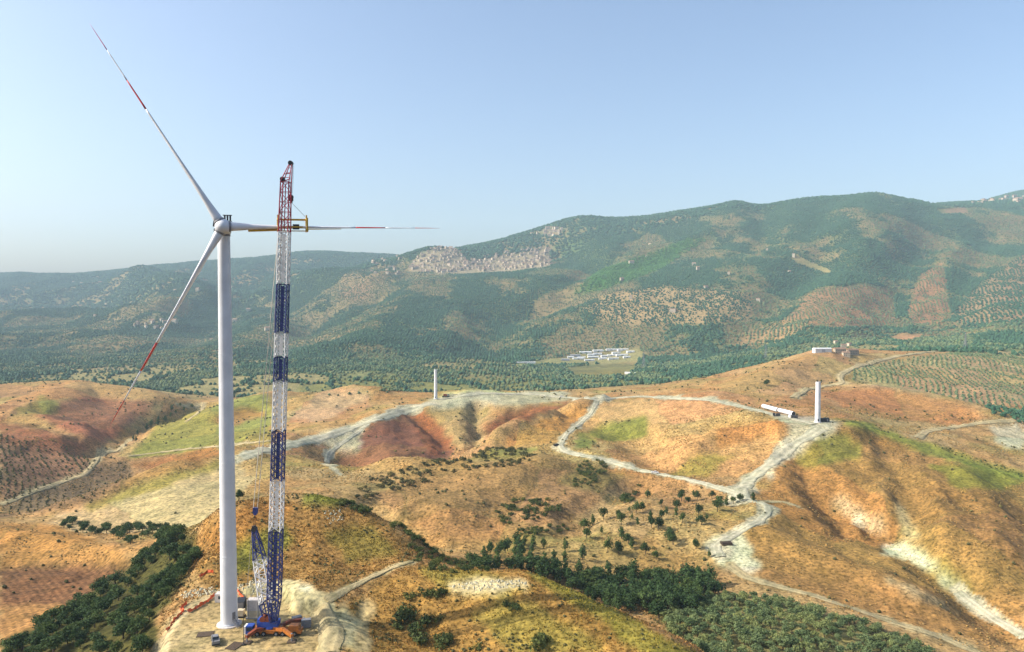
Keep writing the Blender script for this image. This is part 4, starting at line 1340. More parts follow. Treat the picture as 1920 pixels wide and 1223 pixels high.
# tower sections lying on the ground by the right stub
for (u0, v0, u1, v1, lab) in ((1431,764,1459,771,'white tower section lying beside the gravel road, farther from the tower stub'), (1461,771,1488,778,'white tower section with dark open end lying beside the gravel road near the tower stub')):
    a_, c_ = hit(u0, v0 + 3), hit(u1, v1 + 3)
    d = (c_ - a_); d.z = 0
    L = 27.0 if d.length > 40 else max(16.0, d.length)
    mid = (a_ + c_) / 2; dn_ = d.normalized()
    mid.z = float(hgt(mid.x, mid.y))
    t = thing('tower_section', lab, 'tower section', mid)
    b = MB(); e0, e1 = -dn_ * L / 2 + UP * 2.45, dn_ * L / 2 + UP * 2.45
    b.loft([ring(e0, dn_, 1.95, 28), ring(e1, dn_, 2.05, 28)], False); b.loft([ring(e1, dn_, 1.9, 28), ring(e0, dn_, 1.8, 28)], False)
    b.build('shell', M['white_paint'], t, True)
    b = MB(); b.tube(e1 - dn_ * .3, e1 - dn_ * .1, 1.92, 1.92, 28); b.build('open_end_shade', M['dark'], t)  # dark disc stands in for the shade inside the open end
    for f in (-.35, .35):
        b = MB(); b.box(dn_ * L * f + UP * .3, (2.6, .8, .7), rz=math.atan2(dn_.y, dn_.x) + R(90)); b.build('cradle', M['bark'], t)

def lorry(label, loc, rz, cabm='boom_white', bodym='dark', L=8.0):
    t = thing('lorry', label, 'lorry', loc, rz)
    b = MB(); b.box((L / 2 - 1.1, 0, 1.9), (2.2, 2.4, 2.3), taper=.95); c = b.build('cab', M[cabm], t)
    b = MB(); b.box((L / 2 - .02, 0, 2.3), (.12, 2.1, .9)); b.build('windscreen', M['glass'], c)
    b = MB(); b.box((-1.2, 0, 1.0), (L - 2.6, 2.3, .35)); b.build('chassis', M['dark'], t)
    b = MB(); b.box((-1.3, 0, 2.1), (L - 2.9, 2.45, 1.7)); b.build('load_bed', M[bodym], t)
    wheelset(t, (-L / 2 + 1.0, -L / 2 + 2.2, L / 2 - 1.3), (-1.05, 1.05), .5)
    return t
lorry('white cab lorry with dark load near the lying tower sections', hit(1487, 785), R(150))
lorry('dark lorry parked below the first lying tower section', hit(1456, 781), R(165), 'dark', 'dark', 6.5)
p = hit(1546, 791)
t = thing('shadowed_container', 'container at the foot of the right tower stub, coloured dark for the tower shadow on it', 'container', p, R(-8))
b = MB(); b.box((0, 0, 1.6), (7.5, 2.6, 2.9)); b.build('shell', M['dark'], t)  # dark colour stands in for the tower's shadow on the container
b = MB(); b.box((0, 0, 3.12), (7.6, 2.7, .14)); b.build('roof', M['dark'], t)
b = MB(); b.box((2.2, -1.33, 1.4), (1.0, .08, 2.0)); b.build('door', M['grey'], t)
# folded crane beside the middle stub
p = hit(836, 745)
t = thing('mobile_crane', 'dark mobile crane with its boom laid flat on the pale ridge road', 'crane', p, R(3))
b = MB(); b.box((0, 0, 1.3), (10, 3, 1.2)); b.build('carrier', M['dark'], t)
b = MB(); b.box((-1, 0, 3.2), (5, 3, 2.6), taper=.9); b.build('upper_works', M['rust'], t)
b = MB(); b.box((3.2, 1, 3.0), (2, 1.4, 2)); c = b.build('cab', M['boom_white'], t)
b = MB(); b.box((3.3, -.0, 3.3), (1.7, .2, 1)); b.build('window', M['glass'], c)
b = MB(); lattice(b, Vector((2, -2, 3.5)), Vector((38, -3, 2.2)), Vector((0, 1, 0)), UP, 2.2, 1.8, 3, .2, .12); b.build('boom', M['grey'], t)
wheelset(t, (-4, -2.4, 2.4, 4), (-1.4, 1.4), .7)
pickup('white pickup truck parked on the ridge road right of the middle tower stub', hit(1053, 745), R(5))
pickup('dark pickup truck parked at the bend of the gravel track by the bushes', hit(1043, 836), R(40), 'dark')
pickup('pale pickup truck halfway down the gravel track under the bowl field', hit(1228, 888), R(-8))
# timber stack on the gravel yard
p = hit(1362, 1021)
t = thing('timber_stack', 'low stack of brown timber on the white gravel yard', 'timber', p, R(5))
for k in range(8):
    b = MB(); b.box((0, -1.6 + .46 * k, .35 + .5 * (k % 2)), (5.6, .4, .62)); b.build('beam', M['bark'], t)
# ================================================================== vegetation
def leaf_cloud(rng, blobs, n, size):
    """leaf-clump quads spread through the crown's lobes"""
    V, Fc = [], []
    vol = np.array([b[1][0] * b[1][1] * b[1][2] for b in blobs]); vol = vol / vol.sum()
    pick = rng.choice(len(blobs), n, p=vol)
    for k in pick:
        c, r = blobs[k]
        d = rng.normal(size=3); d /= np.linalg.norm(d)
        rad = rng.random() ** 0.38
        p = np.array(c) + d * np.array(r) * rad
        nn = d * 0.7 + rng.normal(size=3) * 0.6 + np.array([0, 0, .25]); nn /= np.linalg.norm(nn)
        a = np.cross(nn, rng.normal(size=3)); a /= np.linalg.norm(a); b = np.cross(nn, a)
        s = size * (0.6 + 0.8 * rng.random())
        o = len(V)
        V += [p + a * s + b * s * .15, p + b * s * .6, p - a * s * .8, p - b * s * .65 + nn * s * .2]
        Fc.append((o, o + 1, o + 2, o + 3))
    return V, Fc

def tree_mesh(seed, H, blobs, nleaf, size, leafm, trunk_r, trunk_h, limbs=4):
    rng = np.random.default_rng(seed)
    b = MB()
    top = Vector((rng.normal() * .15, rng.normal() * .15, trunk_h))
    b.tube((0, 0, -.6), top * .5, trunk_r * 1.2, trunk_r * .85, 7); b.tube(top * .5, top, trunk_r * .85, trunk_r * .4, 7)
    for k in range(limbs):
        c, r = blobs[k % len(blobs)]
        b.tube(top * (.45 + .12 * (k % 4)), Vector(c) * 1.0, trunk_r * .45, trunk_r * .12, 5)
    tm = b.mesh('trunk', M['bark'])
    V, Fc = leaf_cloud(rng, blobs, nleaf, size)
    b = MB(); b.add(V, Fc)
    return tm, b.mesh('crown', leafm)

def rblobs(seed, n, cx, cz, spread, r):
    rng = np.random.default_rng(seed)
    out = []
    for k in range(n):
        a = 2 * math.pi * k / n + rng.random()
        q = spread * (0.5 + .6 * rng.random())
        rr = r * (.75 + .5 * rng.random())
        out.append(((q * math.cos(a), q * math.sin(a), cz + rng.normal() * r * .35), (rr, rr, rr * .85)))
    out.append(((0, 0, cz + r * .5), (r * .9, r * .9, r * .9)))
    return out

PROTO = {}
PROTO['tall'] = []
for s in range(4):
    bl = []
    rng = np.random.default_rng(100 + s)
    for k in range(6):
        f = k / 5
        w = (1.25 + .75 * math.sin(math.pi * (f * .8 + .12)) - .7 * f * f) * (1 + .18 * rng.normal())
        bl.append(((rng.normal() * .35, rng.normal() * .35, 3.0 + 7.6 * f), (w, w, 1.5)))
        if k < 4:
            bl.append(((rng.normal() * 1.0, rng.normal() * 1.0, 2.8 + 7.0 * f), (w * .6, w * .6, 1.0)))
    PROTO['tall'].append(tree_mesh(200 + s, 12, bl, 620, .42, M['leaf_pine'], .2, 9.0, 5))
PROTO['round'] = [tree_mesh(300 + s, 7, rblobs(310 + s, 6, 0, 4.0, 1.7, 1.55), 620, .36, M['leaf_dark'], .22, 3.2, 6) for s in range(4)]
PROTO['olive'] = [tree_mesh(400 + s, 5, rblobs(410 + s, 5, 0, 2.9, 1.25, 1.2), 460, .3, M['leaf_olive'], .2, 2.2, 5) for s in range(4)]
PROTO['bush'] = []
for s in range(5):
    rng = np.random.default_rng(500 + s)
    bl = [((rng.normal() * .7, rng.normal() * .7, .55 + rng.random() * .5), (.85, .85, .7)) for k in range(5)]
    V, Fc = leaf_cloud(rng, bl, 300, .22)
    b = MB(); b.add(V, Fc)
    b.tube((0, 0, -.3), (.1, 0, .8), .08, .03, 5); b.tube((0, 0, -.2), (-.4, .3, .9), .06, .02, 5)
    b.m = [0] * (len(b.f) - 14) + [1] * 14
    PROTO['bush'].append([b.mesh('shrub', [M['leaf_bush'], M['bark']]), b.v, b.f])
PROTO['scrub'] = []
for s in range(4):
    rng = np.random.default_rng(600 + s)
    bl = [((rng.normal() * .7, rng.normal() * .7, .55 + rng.random() * .5), (.8, .8, .7)) for k in range(5)]
    V, Fc = leaf_cloud(rng, bl, 160, .3)
    b = MB(); b.add(V, Fc)
    b.tube((0, 0, -.3), (.1, 0, .8), .08, .03, 5)
    b.m = [0] * (len(b.f) - 7) + [1] * 7
    PROTO['scrub'].append([b.mesh('shrub', [M['leaf_scrub'], M['bark']])])

def plant_tree(kind, p, h, base_h, label, group, name='tree', wide=1.0, cat='tree'):
    k = random.randrange(len(PROTO[kind]))
    t = thing(name, label, cat, (p.x, p.y, p.z - .1), random.random() * 6.28, group)
    s = h / base_h
    t.scale = (s * wide * random.uniform(.75, 1.25), s * wide * random.uniform(.75, 1.25), s)
    tm, cm = PROTO[kind][k][:2]
    link('trunk', tm, t); link('crown', cm, t)
    return t

def plant_shrub(kind, p, w, label, group, name=None, cat=None):
    name = cat = 'bush' if kind == 'bush' else 'shrub'
    k = random.randrange(len(PROTO[kind]))
    o = link(name, PROTO[kind][k][0])
    o.location = (p.x, p.y, p.z - .05)
    s = w / 2.6
    o.scale = (s * random.uniform(.85, 1.2), s * random.uniform(.85, 1.2), s * random.uniform(.8, 1.15))
    o.rotation_euler = (0, 0, random.random() * 6.28)
    return tag(o, label, cat, group)

def spots(poly, y0, y1, gap, nmax, seed=1, maxtry=9000):
    """ground points inside a photo outline, evenly spread over the ground itself"""
    rng = np.random.default_rng(seed)
    us = [q[0] for q in poly]
    sA, sB = (min(us) - CX) / F * 1.04 - .02, (max(us) - CX) / F * 1.04 + .02
    n = maxtry
    Y = np.sqrt(y0 * y0 + (y1 * y1 - y0 * y0) * rng.random(n))
    X = (sA + (sB - sA) * rng.random(n)) * Y
    Z = hgt(X, Y)
    u, v = pix(X, Y, Z)
    ok = inpoly(u, v, poly) & visible(X, Y, Z, 1.5)
    out = []; cells = {}
    for x, y, z in zip(X[ok], Y[ok], Z[ok]):
        c = (int(x // gap), int(y // gap)); bad = False
        for i in (-1, 0, 1):
            for j in (-1, 0, 1):
                for q in cells.get((c[0] + i, c[1] + j), ()):
                    if (q[0] - x) ** 2 + (q[1] - y) ** 2 < gap * gap:
                        bad = True
        if bad:
            continue
        cells.setdefault(c, []).append((x, y))
        out.append(Vector((x, y, z)))
        if len(out) >= nmax:
            break
    return out

# dense belt of tall trees in the valley behind the nearest ridge
for p in spots([(880,1060),(960,1062),(1060,1075),(1180,1085),(1330,1085),(1350,1120),(1300,1150),(1150,1150),(1050,1100),(900,1085)], 280, 400, 3.9, 125, 11):
    rd_ = random.random() < .4
    plant_tree('round' if rd_ else 'tall', p, random.uniform(4.5, 8) if rd_ else random.uniform(5.5, 11), 5.6 if rd_ else 11.5, 'tall dark tree in the dense belt at the valley bottom behind the nearest ridge', 'trees of the valley belt', 'woodland_tree', 1.3, 'tree')
for p in spots([(900,1030),(1000,1020),(1100,1035),(1090,1060),(900,1060)], 300, 420, 5, 22, 12):
    plant_tree('tall', p, random.uniform(5.5, 9), 11.5, 'slender tree on the upper fringe of the belt, against the tan hill', 'trees on the fringe of the valley belt', 'woodland_tree', 1.3, 'tree')
# scattered trees on the slope between the tracks
SC = [(1185,975),(1165,985),(1132,975),(1128,1000),(1160,970),(1172,945),(1180,960),(1193,962),(1205,958),(1220,975),(1222,990),(1235,995),(1165,1010),(1178,1020),
      (1270,955),(1268,970),(1290,945),(1308,938),(1300,930),(1335,935),(1350,945),(1362,950),(1310,965),(1315,985),(1325,975),(1280,980),(1387,942),(1412,940),
      (1255,1015),(1305,1030),(1330,1045),(1100,1010),(1095,995),(1112,985),(1140,1035),(1160,1040),(1185,1030),(1210,1040),(1240,950),(1215,935),(1345,960),(1375,945),(1250,965),(1230,1050),(1278,940),(1195,985),(1240,975)]
for k, (u, v) in enumerate(SC):
    p = hit(u, v)
    plant_tree('tall' if k % 3 == 0 else 'round', p, random.uniform(4.0, 7.5), 11.5 if k % 3 == 0 else 5.6, 'small dark tree standing alone on the orange slope below the track bend', 'scattered trees on the orange slope', wide=1.3 if k % 3 == 0 else .9)
plant_tree('round', hit(1262, 1022), 6, 5.6, 'rounded green tree at the edge of the white gravel patch', None)
# wooded gully on the left
gl = 'dark leafy tree crowding the gully below the turbine pad'
for p in spots([(0,1235),(60,1185),(150,1130),(240,1080),(300,1010),(345,1000),(375,1020),(370,1060),(330,1110),(290,1160),(260,1200),(320,1235)], 190, 370, 3.0, 175, 21):
    u, v = pix(p.x, p.y, p.z)
    if 170 < u < 315 and abs((v - 1205) + (u - 170) * 1.15) < 17:
        continue
    if v < 1075:
        lb, gr = 'dark leafy tree at the head of the gully below the knoll', 'trees at the gully head'
    elif u + (v - 1075) * .6 > 300:
        lb, gr = 'dark leafy tree on the gully side next to the bare pad', 'gully trees next to the pad'
    elif v < 1160:
        lb, gr = 'dark leafy tree in the gully along the brown ploughed field', 'gully trees along the ploughed field'
    else:
        lb, gr = 'dark leafy tree at the broad lower end of the gully', 'trees at the lower end of the gully'
    plant_tree('round', p, random.uniform(2.8, 5.4), 5.6, lb, gr, wide=1.15)
for p in spots([(105,985),(125,972),(180,985),(330,992),(330,1005),(270,1010),(250,1025),(215,1010),(190,1005),(130,995)], 320, 470, 3.4, 60, 22):
    plant_tree('round', p, random.uniform(2.6, 4.4), 5.6, 'low round tree in the hedge line below the pale field', 'hedge trees below the pale field', wide=1.2)
# olive grove at the lower right
g = []
for p in spots([(1230,1150),(1330,1120),(1400,1120),(1500,1140),(1640,1180),(1760,1235),(1290,1235)], 215, 345, 4.3, 200, 31, 20000):
    plant_tree('olive', p, random.uniform(3.2, 4.8), 4.4, 'grey-green olive tree in the grove at the foot of the right slope', 'olive trees of the lower grove', name='olive_tree', cat='olive tree', wide=1.2)
plant_tree('round', hit(1235, 1160), 6.5, 5.6, 'big dark round tree at the upper corner of the olive grove', None, wide=1.2)
# bushes on the nearest ridge
BU = [(760,1165,5.5),(775,1190,5.5),(745,1180,4),(800,1170,4.5),(790,1205,4.5),(815,1120,4),(800,1118,3),(770,1122,3),(830,1115,3),(825,1212,5),(840,1205,4),(950,1137,2.6),(963,1145,3),(968,1140,2.4),(1005,1215,5),(1020,1205,4),(898,1218,2.2),(765,1150,3),(822,1165,3)]
for u, v, w in BU:
    plant_shrub('bush', hit(u, v), w, 'dark green bush on the golden grass of the nearest ridge', 'bushes on the nearest ridge')
# bushes along the crest and saddle behind it
for p in spots([(630,945),(665,925),(700,955),(690,970),(650,955)], 270, 330, 1.6, 40, 41):
    plant_shrub('bush', p, random.uniform(1.8, 3.2), 'dark bush on the crest of the knoll behind the pad', 'bushes on the knoll crest')
for p in spots([(730,980),(760,970),(830,1020),(840,1050),(780,1040)], 255, 330, 1.8, 40, 42):
    plant_shrub('bush', p, random.uniform(1.8, 3.2), 'dark bush on the shaded end of the knoll', 'bushes at the shaded end of the knoll')
for p in spots([(780,1045),(880,1050),(930,1075),(860,1078),(790,1070)], 225, 330, 1.8, 50, 43):
    plant_shrub('bush', p, random.uniform(1.6, 3.0), 'dark bush in the saddle between the knoll and ridge', 'bushes in the saddle')
# shrub belt over the middle hill and clumps on it
for p in spots([(660,930),(700,900),(800,865),(880,828),(1000,845),(1010,870),(900,880),(800,905),(720,930),(690,940)], 440, 680, 3.0, 150, 44, 16000):
    plant_shrub('scrub', p, random.uniform(2.4, 4.6), 'olive-brown shrub in the broad belt across the middle hill', 'shrubs of the belt across the middle hill')
for p in spots([(920,965),(960,940),(1020,935),(1060,950),(1020,975),(940,985)], 390, 520, 2.8, 40, 45):
    plant_shrub('bush', p, random.uniform(2.5, 4.5), 'green bush in the clump low on the middle hill', 'bush clump on the middle hill')
for p in spots([(1075,900),(1085,870),(1130,862),(1150,880),(1120,905),(1080,915)], 440, 640, 2.8, 36, 46):
    plant_shrub('bush', p, random.uniform(2.5, 4.2), 'green bush in the clump under the gravel track', 'bush clump under the gravel track')
for p in spots([(960,995),(1060,985),(1065,995),(990,1010)], 380, 460, 2.5, 22, 47):
    plant_shrub('bush', p, random.uniform(2.0, 3.6), 'green bush in the thin row above the valley belt', 'bush row above the valley belt')
for p in spots([(1160,940),(1200,905),(1215,915),(1180,945)], 400, 560, 2.8, 16, 48):
    plant_shrub('bush', p, random.uniform(2.2, 3.8), 'green bush in the short strip above the scattered trees', 'bush strip above the scattered trees')
for u, v in ((250,825),(258,815),(275,808),(283,800),(297,788),(296,798),(330,775),(345,770),(322,770),(338,762),(360,765),(255,828),(310,790),(320,782)):
    plant_tree('tall', hit(u, v), random.uniform(6, 11), 11.5, 'dark tree in the row along the farm track on the left', 'trees along the left farm track', wide=1.6)
plant_tree('round', hit(1438, 724), 7.5, 5.6, 'lone dark round tree on the tan hill above the lying tower sections', None, wide=1.2)
plant_tree('round', hit(448, 940), 4.5, 5.6, 'dark tree beside the turbine tower on the knoll edge', None)

# ------------------------------------------------------------------ uncountable cover
def instancer(name, P, scl, mat, seed, label, cat, sub=2, flat=0.85):
    me = bpy.data.meshes.new(name)
    me.vertices.add(len(P)); me.vertices.foreach_set('co', np.asarray(P, float).ravel())
    a = me.attributes.new('size', 'FLOAT', 'POINT'); a.data.foreach_set('value', np.asarray(scl, float))
    a = me.attributes.new('turn', 'FLOAT', 'POINT'); a.data.foreach_set('value', RNG.random(len(P)) * 6.28)
    o = link(name, me)
    ng = bpy.data.node_groups.new(name, 'GeometryNodeTree')
    ng.interface.new_socket('Geometry', in_out='INPUT', socket_type='NodeSocketGeometry')
    ng.interface.new_socket('Geometry', in_out='OUTPUT', socket_type='NodeSocketGeometry')
    N, L = ng.nodes, ng.links
    gi = N.new('NodeGroupInput'); go = N.new('NodeGroupOutput')
    ico = N.new('GeometryNodeMeshIcoSphere'); ico.inputs['Radius'].default_value = 0.5; ico.inputs['Subdivisions'].default_value = sub
    sp = N.new('GeometryNodeSetPosition')
    nz = N.new('ShaderNodeTexNoise'); nz.inputs['Scale'].default_value = 3.1 + .1 * seed; nz.inputs['Detail'].default_value = 2
    pos = N.new('GeometryNodeInputPosition')
    add = N.new('ShaderNodeVectorMath'); add.operation = 'SUBTRACT'; add.inputs[1].default_value = (.5, .5, .5)
    mul = N.new('ShaderNodeVectorMath'); mul.operation = 'SCALE'; mul.inputs['Scale'].default_value = 1.1
    L.new(pos.outputs[0], nz.inputs['Vector']); L.new(nz.outputs['Color'], add.inputs[0]); L.new(add.outputs[0], mul.inputs[0])
    L.new(ico.outputs['Mesh'], sp.inputs['Geometry']); L.new(mul.outputs[0], sp.inputs['Offset'])
    tf = N.new('GeometryNodeTransform'); tf.inputs['Translation'].default_value = (0, 0, .3); tf.inputs['Scale'].default_value = (1, 1, flat)
    L.new(sp.outputs[0], tf.inputs['Geometry'])
    sm = N.new('GeometryNodeSetMaterial'); sm.inputs['Material'].default_value = mat
    L.new(tf.outputs[0], sm.inputs['Geometry'])
    ip = N.new('GeometryNodeInstanceOnPoints')
    sz = N.new('GeometryNodeInputNamedAttribute'); sz.data_type = 'FLOAT'; sz.inputs['Name'].default_value = 'size'
    tn = N.new('GeometryNodeInputNamedAttribute'); tn.data_type = 'FLOAT'; tn.inputs['Name'].default_value = 'turn'
    cx = N.new('ShaderNodeCombineXYZ'); L.new(tn.outputs[0], cx.inputs['Z'])
    L.new(gi.outputs[0], ip.inputs['Points']); L.new(sm.outputs[0], ip.inputs['Instance'])
    L.new(cx.outputs[0], ip.inputs['Rotation']); L.new(sz.outputs[0], ip.inputs['Scale'])
    L.new(ip.outputs[0], go.inputs[0])
    md = o.modifiers.new('cover', 'NODES'); md.node_group = ng
    return tag(o, label, cat, kind='stuff')

def jitter_field(y0, y1, d, jit=0.9, ang=0.0):
    w = 0.80 * y1
    nx, ny = int(2 * w / d), int((y1 - y0) / d)
    gx, gy = np.meshgrid(np.arange(nx), np.arange(ny))
    X = -w + (gx + RNG.random(gx.shape) * jit) * d
    Y = y0 + (gy + RNG.random(gx.shape) * jit) * d
    X, Y = X.ravel(), Y.ravel()
    ok = np.abs(X) < 0.78 * Y
    return X[ok], Y[ok]

SOIL = [(c, y0, y1, poly) for c, y0, y1, s, poly in PATCH if y0 >= 1400]

def soil_mask(u, v, Y):
    m = np.zeros(len(u), bool)
    for c, y0, y1, poly in SOIL:
        if c in ('467a38', '8a8a4c', 'a08a70', 'ad8264', 'a98a6c'):
            continue
        m |= inpoly(u, v, poly) & (Y > y0) & (Y < y1)
    return m
M['far_olive'] = leaf_material('grove_foliage', (0.100, 0.148, 0.078), 0.45, 0)
M['far_wood'] = leaf_material('wood_foliage', (0.036, 0.092, 0.052), 0.3, 0)
M['far_bright'] = leaf_material('bright_wood_foliage', (0.056, 0.145, 0.040), 0.2, 0)
# groves and woods on the plain and lower slopes
X, Y = jitter_field(1330, 4300, 9.0, 0.6)
Z = hgt(X, Y)
u, v = pix(X, Y, Z)
fid_, fed_ = field_cells(X, Y)
dens = np.select([fid_ < .15, fid_ < .30, fid_ < .44, fid_ < .52], [.12, .5, .65, .35], .85)
dens = np.maximum(dens, smooth(2400, 4200, Y) * 1.0) * (.45 + .75 * smooth(0.66, 0.46, fbm(X / 90, Y / 120, 73, 4)))
gz_ = grove_zone(X, Y); hi_ = smooth(1700, 2300, Y)
dens = dens * (1 - hi_) + hi_ * np.where(gz_ > RNG.random(len(X)), .58, 1.0)
dens = np.where((fed_ < 7) & (Y < 2300), 1.0, dens) + .4 * (fbm(X / 60, Y / 60, 81, 3) - .5)
keep = (RNG.random(len(X)) < dens) & visible(X, Y, Z, 10) & ~soil_mask(u, v, Y)
wood = np.where(Y > 2000, gz_ < RNG.random(len(X)), fbm(X / 420 + 5, Y / 420, 83, 4) > 0.60) | ((fed_ < 7) & (Y < 2300))
bright = inpoly(u, v, [p for p in PATCH if p[0] == '467a38'][0][4]) & (Y > 2600)
bl_ = PATCH
k1 = keep & ~wood & ~bright; k2 = keep & wood & ~bright; k3 = keep & bright

def pack(k):
    return np.stack([X[k], Y[k], Z[k]], 1)
instancer('olive_grove', pack(k1), RNG.uniform(3.6, 6.8, k1.sum()), M['far_olive'], 1, 'grey-green olive groves spread over the plain and lower mountain slopes', 'grove')
instancer('woodland', pack(k2), RNG.uniform(5, 10, k2.sum()), M['far_wood'], 2, 'dark green woodland patches on the mountain slopes', 'woodland')
instancer('bright_green_wood', pack(k3), RNG.uniform(6, 10, k3.sum()), M['far_bright'], 3, 'bright green wood running up the mountain spur below the town ridge', 'woodland')  # trees of a brighter green along the spur
# mountain forest farther back
X, Y = jitter_field(4300, 7600, 16, 0.95)
Z = hgt(X, Y); u, v = pix(X, Y, Z)
k = visible(X, Y, Z, 12) & ~soil_mask(u, v, Y) & (RNG.random(len(X)) < 1 - .55 * grove_zone(X, Y))
instancer('mountain_forest', pack(k), RNG.uniform(9, 19, k.sum()), M['far_wood'], 4, 'continuous dark forest on the high mountain ridges', 'forest', flat=.7)

# planted rows on bare fields
def rows(name, polys, y0, y1, gap, along, ang, size, mat, label, keepf=0.9):
    ca2, sa2 = math.cos(ang), math.sin(ang)
    L_ = 1.5 * y1
    a = np.arange(-L_, L_, along); bq = np.arange(-L_, L_, gap)
    cx_, cy_ = np.mean([hit(*q).x for q in polys[0] if hit(*q)]), np.mean([hit(*q).y for q in polys[0] if hit(*q)])
    ext = 900 if y1 > 1500 else 420
    a = np.arange(-ext, ext, along); bq = np.arange(-ext, ext, gap)
    A_, B_ = np.meshgrid(a, bq); A_, B_ = A_.ravel(), B_.ravel()
    A_ = A_ + RNG.normal(size=A_.size) * along * .25; B_ = B_ + RNG.normal(size=A_.size) * gap * .12 + gap * .8 * np.sin(A_ / 45.0)
    X = cx_ + A_ * ca2 - B_ * sa2; Y = cy_ + A_ * sa2 + B_ * ca2
    ok = (Y > y0) & (Y < y1) & (np.abs(X) < .8 * Y)
    X, Y = X[ok], Y[ok]; Z = hgt(X, Y); u, v = pix(X, Y, Z)
    k = np.zeros(len(X), bool)
    for pl in polys:
        k |= inpoly(u, v, pl)
    k &= visible(X, Y, Z, 4) & (RNG.random(len(X)) < keepf * (.55 + .9 * smooth(.32, .6, fbm(X / 38, Y / 38, 131, 3))))
    if k.sum() == 0:
        return
    instancer(name, np.stack([X[k], Y[k], Z[k]], 1), RNG.uniform(size * .55, size * 1.35, k.sum()), mat, 5, label, 'grove')
byc = lambda c: [p[4] for p in PATCH if p[0] == c and p[1] >= 1400]
rows('tree_rows', byc('a87e5e'), 1900, 3300, 11, 8, R(80), 4.6, M['far_olive'], 'rows of small trees on the round reddish field of the lower mountain slope')
rows('tree_rows', byc('a87a5a'), 1900, 3500, 11, 8, R(75), 4.6, M['far_olive'], 'rows of small trees on the tall reddish field right of the wooded gully')
rows('tree_rows', byc('ad8a6c'), 1900, 3700, 12, 9, R(70), 6.5, M['far_wood'], 'rows of trees on the pale field at the edge of the mountain slope', .8)
rows('tree_rows', byc('b99a72'), 1800, 3100, 11, 9, R(20), 6.2, M['far_wood'], 'loose rows of trees on the wide tan field of the mountain slope', .6)
rows('tree_rows', byc('b59067'), 1700, 2600, 12, 9, R(60), 6, M['far_olive'], 'rows of trees on the tan wedge field at the mountain foot', .8)
rows('tree_rows', [[(1592,712),(1602,692),(1700,672),(1800,660),(1925,660),(1925,780),(1860,770),(1760,740),(1680,722)]], 820, 1500, 6.5, 4.2, R(66), 2.2, M['far_olive'], 'rows of young olive trees on the pale slope below the pylon road', .85)
rows('tree_rows', [[(1850,765),(1925,770),(1925,795),(1880,788)]], 700, 950, 9, 6, R(60), 4.8, M['far_wood'], 'dark tree rows at the lower edge of the pale olive slope')
rows('vine_rows', [[(0,815),(120,835),(185,868),(170,885),(0,948)]], 500, 930, 5, 3.2, R(125), 1.7, M['leaf_scrub'], 'rows of small trees on the brown left hillside', .8)
rows('vine_rows', [[(0,955),(170,876),(240,866),(252,888),(170,946),(0,972)]], 450, 920, 6, 4, R(115), 1.3, M['leaf_scrub'], 'rows of low plants on the grey-brown field along the left farm track', .75)
rows('hedge', [[(1740,832),(1800,848),(1925,890),(1925,898),(1840,872)]], 540, 720, 3.5, 2.6, R(150), 1.1, M['leaf_bush'], 'green hedge plants along the strip running down from the right tower stub', .75)
rows('tree_rows', [[(560,745),(700,735),(780,712),(800,722),(700,745),(600,755)]], 1050, 1500, 8, 6, R(40), 4.5, M['far_olive'], 'small trees on the back of the ridge left of the middle tower stub', .7)
# low scrub over the dry hills
X, Y = jitter_field(300, 1300, 6.0, 1.0)
Z = hgt(X, Y); u, v = pix(X, Y, Z)
pr = smooth(.5, .72, fbm(X / 50, Y / 50, 87, 4)) * .22 + .012
k = visible(X, Y, Z, 1) & (RNG.random(len(X)) < pr)
gc = ground_col(X, Y)
k &= gc.max(1) < .36
instancer('scrub', pack(k), RNG.uniform(.5, 1.7, k.sum()) * (1 + Y[k] / 1500), M['leaf_scrub'], 6, 'low brown-green scrub dotted over the dry hills', 'scrub', 1)

M['straw'] = leaf_material('straw_stubble', tuple(alb('b8945a')), .38, 0)
X, Y = jitter_field(290, 760, 1.9, 1.0)
Z = hgt(X, Y); gc = ground_col(X, Y)
k = visible(X, Y, Z, .3) & (RNG.random(len(X)) < .05 + .55 * smooth(.44, .68, fbm(X / 14, Y / 20, 93, 4))) & (gc.max(1) < .50) & (gc[:, 0] > gc[:, 1] * 1.2)
ii_ = np.clip((X / Y - S0) / (S1 - S0) * (NI - 1), 0, NI - 1).round().astype(int); jj_ = np.clip((np.log(Y) - L0) / (L1 - L0) * (NJ - 1), 0, NJ - 1).round().astype(int)
k &= (FUR[jj_, ii_] < .5) & ~inpoly(*pix(X, Y, Z), [q for q in PATCH if q[0] == 'd2b48e'][0][4])
instancer('stubble', pack(k), RNG.uniform(.35, .95, k.sum()) * (.8 + Y[k] / 1200), M['straw'], 8, 'dry straw-brown grass clumps over the middle hills', 'grass', 1, .6)
X, Y = jitter_field(185, 330, 1.5, 1.0)
Z = hgt(X, Y); u, v = pix(X, Y, Z)
k = visible(X, Y, Z, .5) & (poly_dist(X, Y, PAD) > 5) & (u > 330) & (u < 1330) & (ground_col(X, Y).max(1) < .36)
k &= RNG.random(len(X)) < .04 + .4 * smooth(.5, .7, fbm(X / 9, Y / 9, 89, 3))
instancer('low_scrub', pack(k), RNG.uniform(.3, 1.0, k.sum()), M['leaf_scrub'], 7, 'low dark scrub speckling the knoll and nearest ridge', 'scrub', 1)

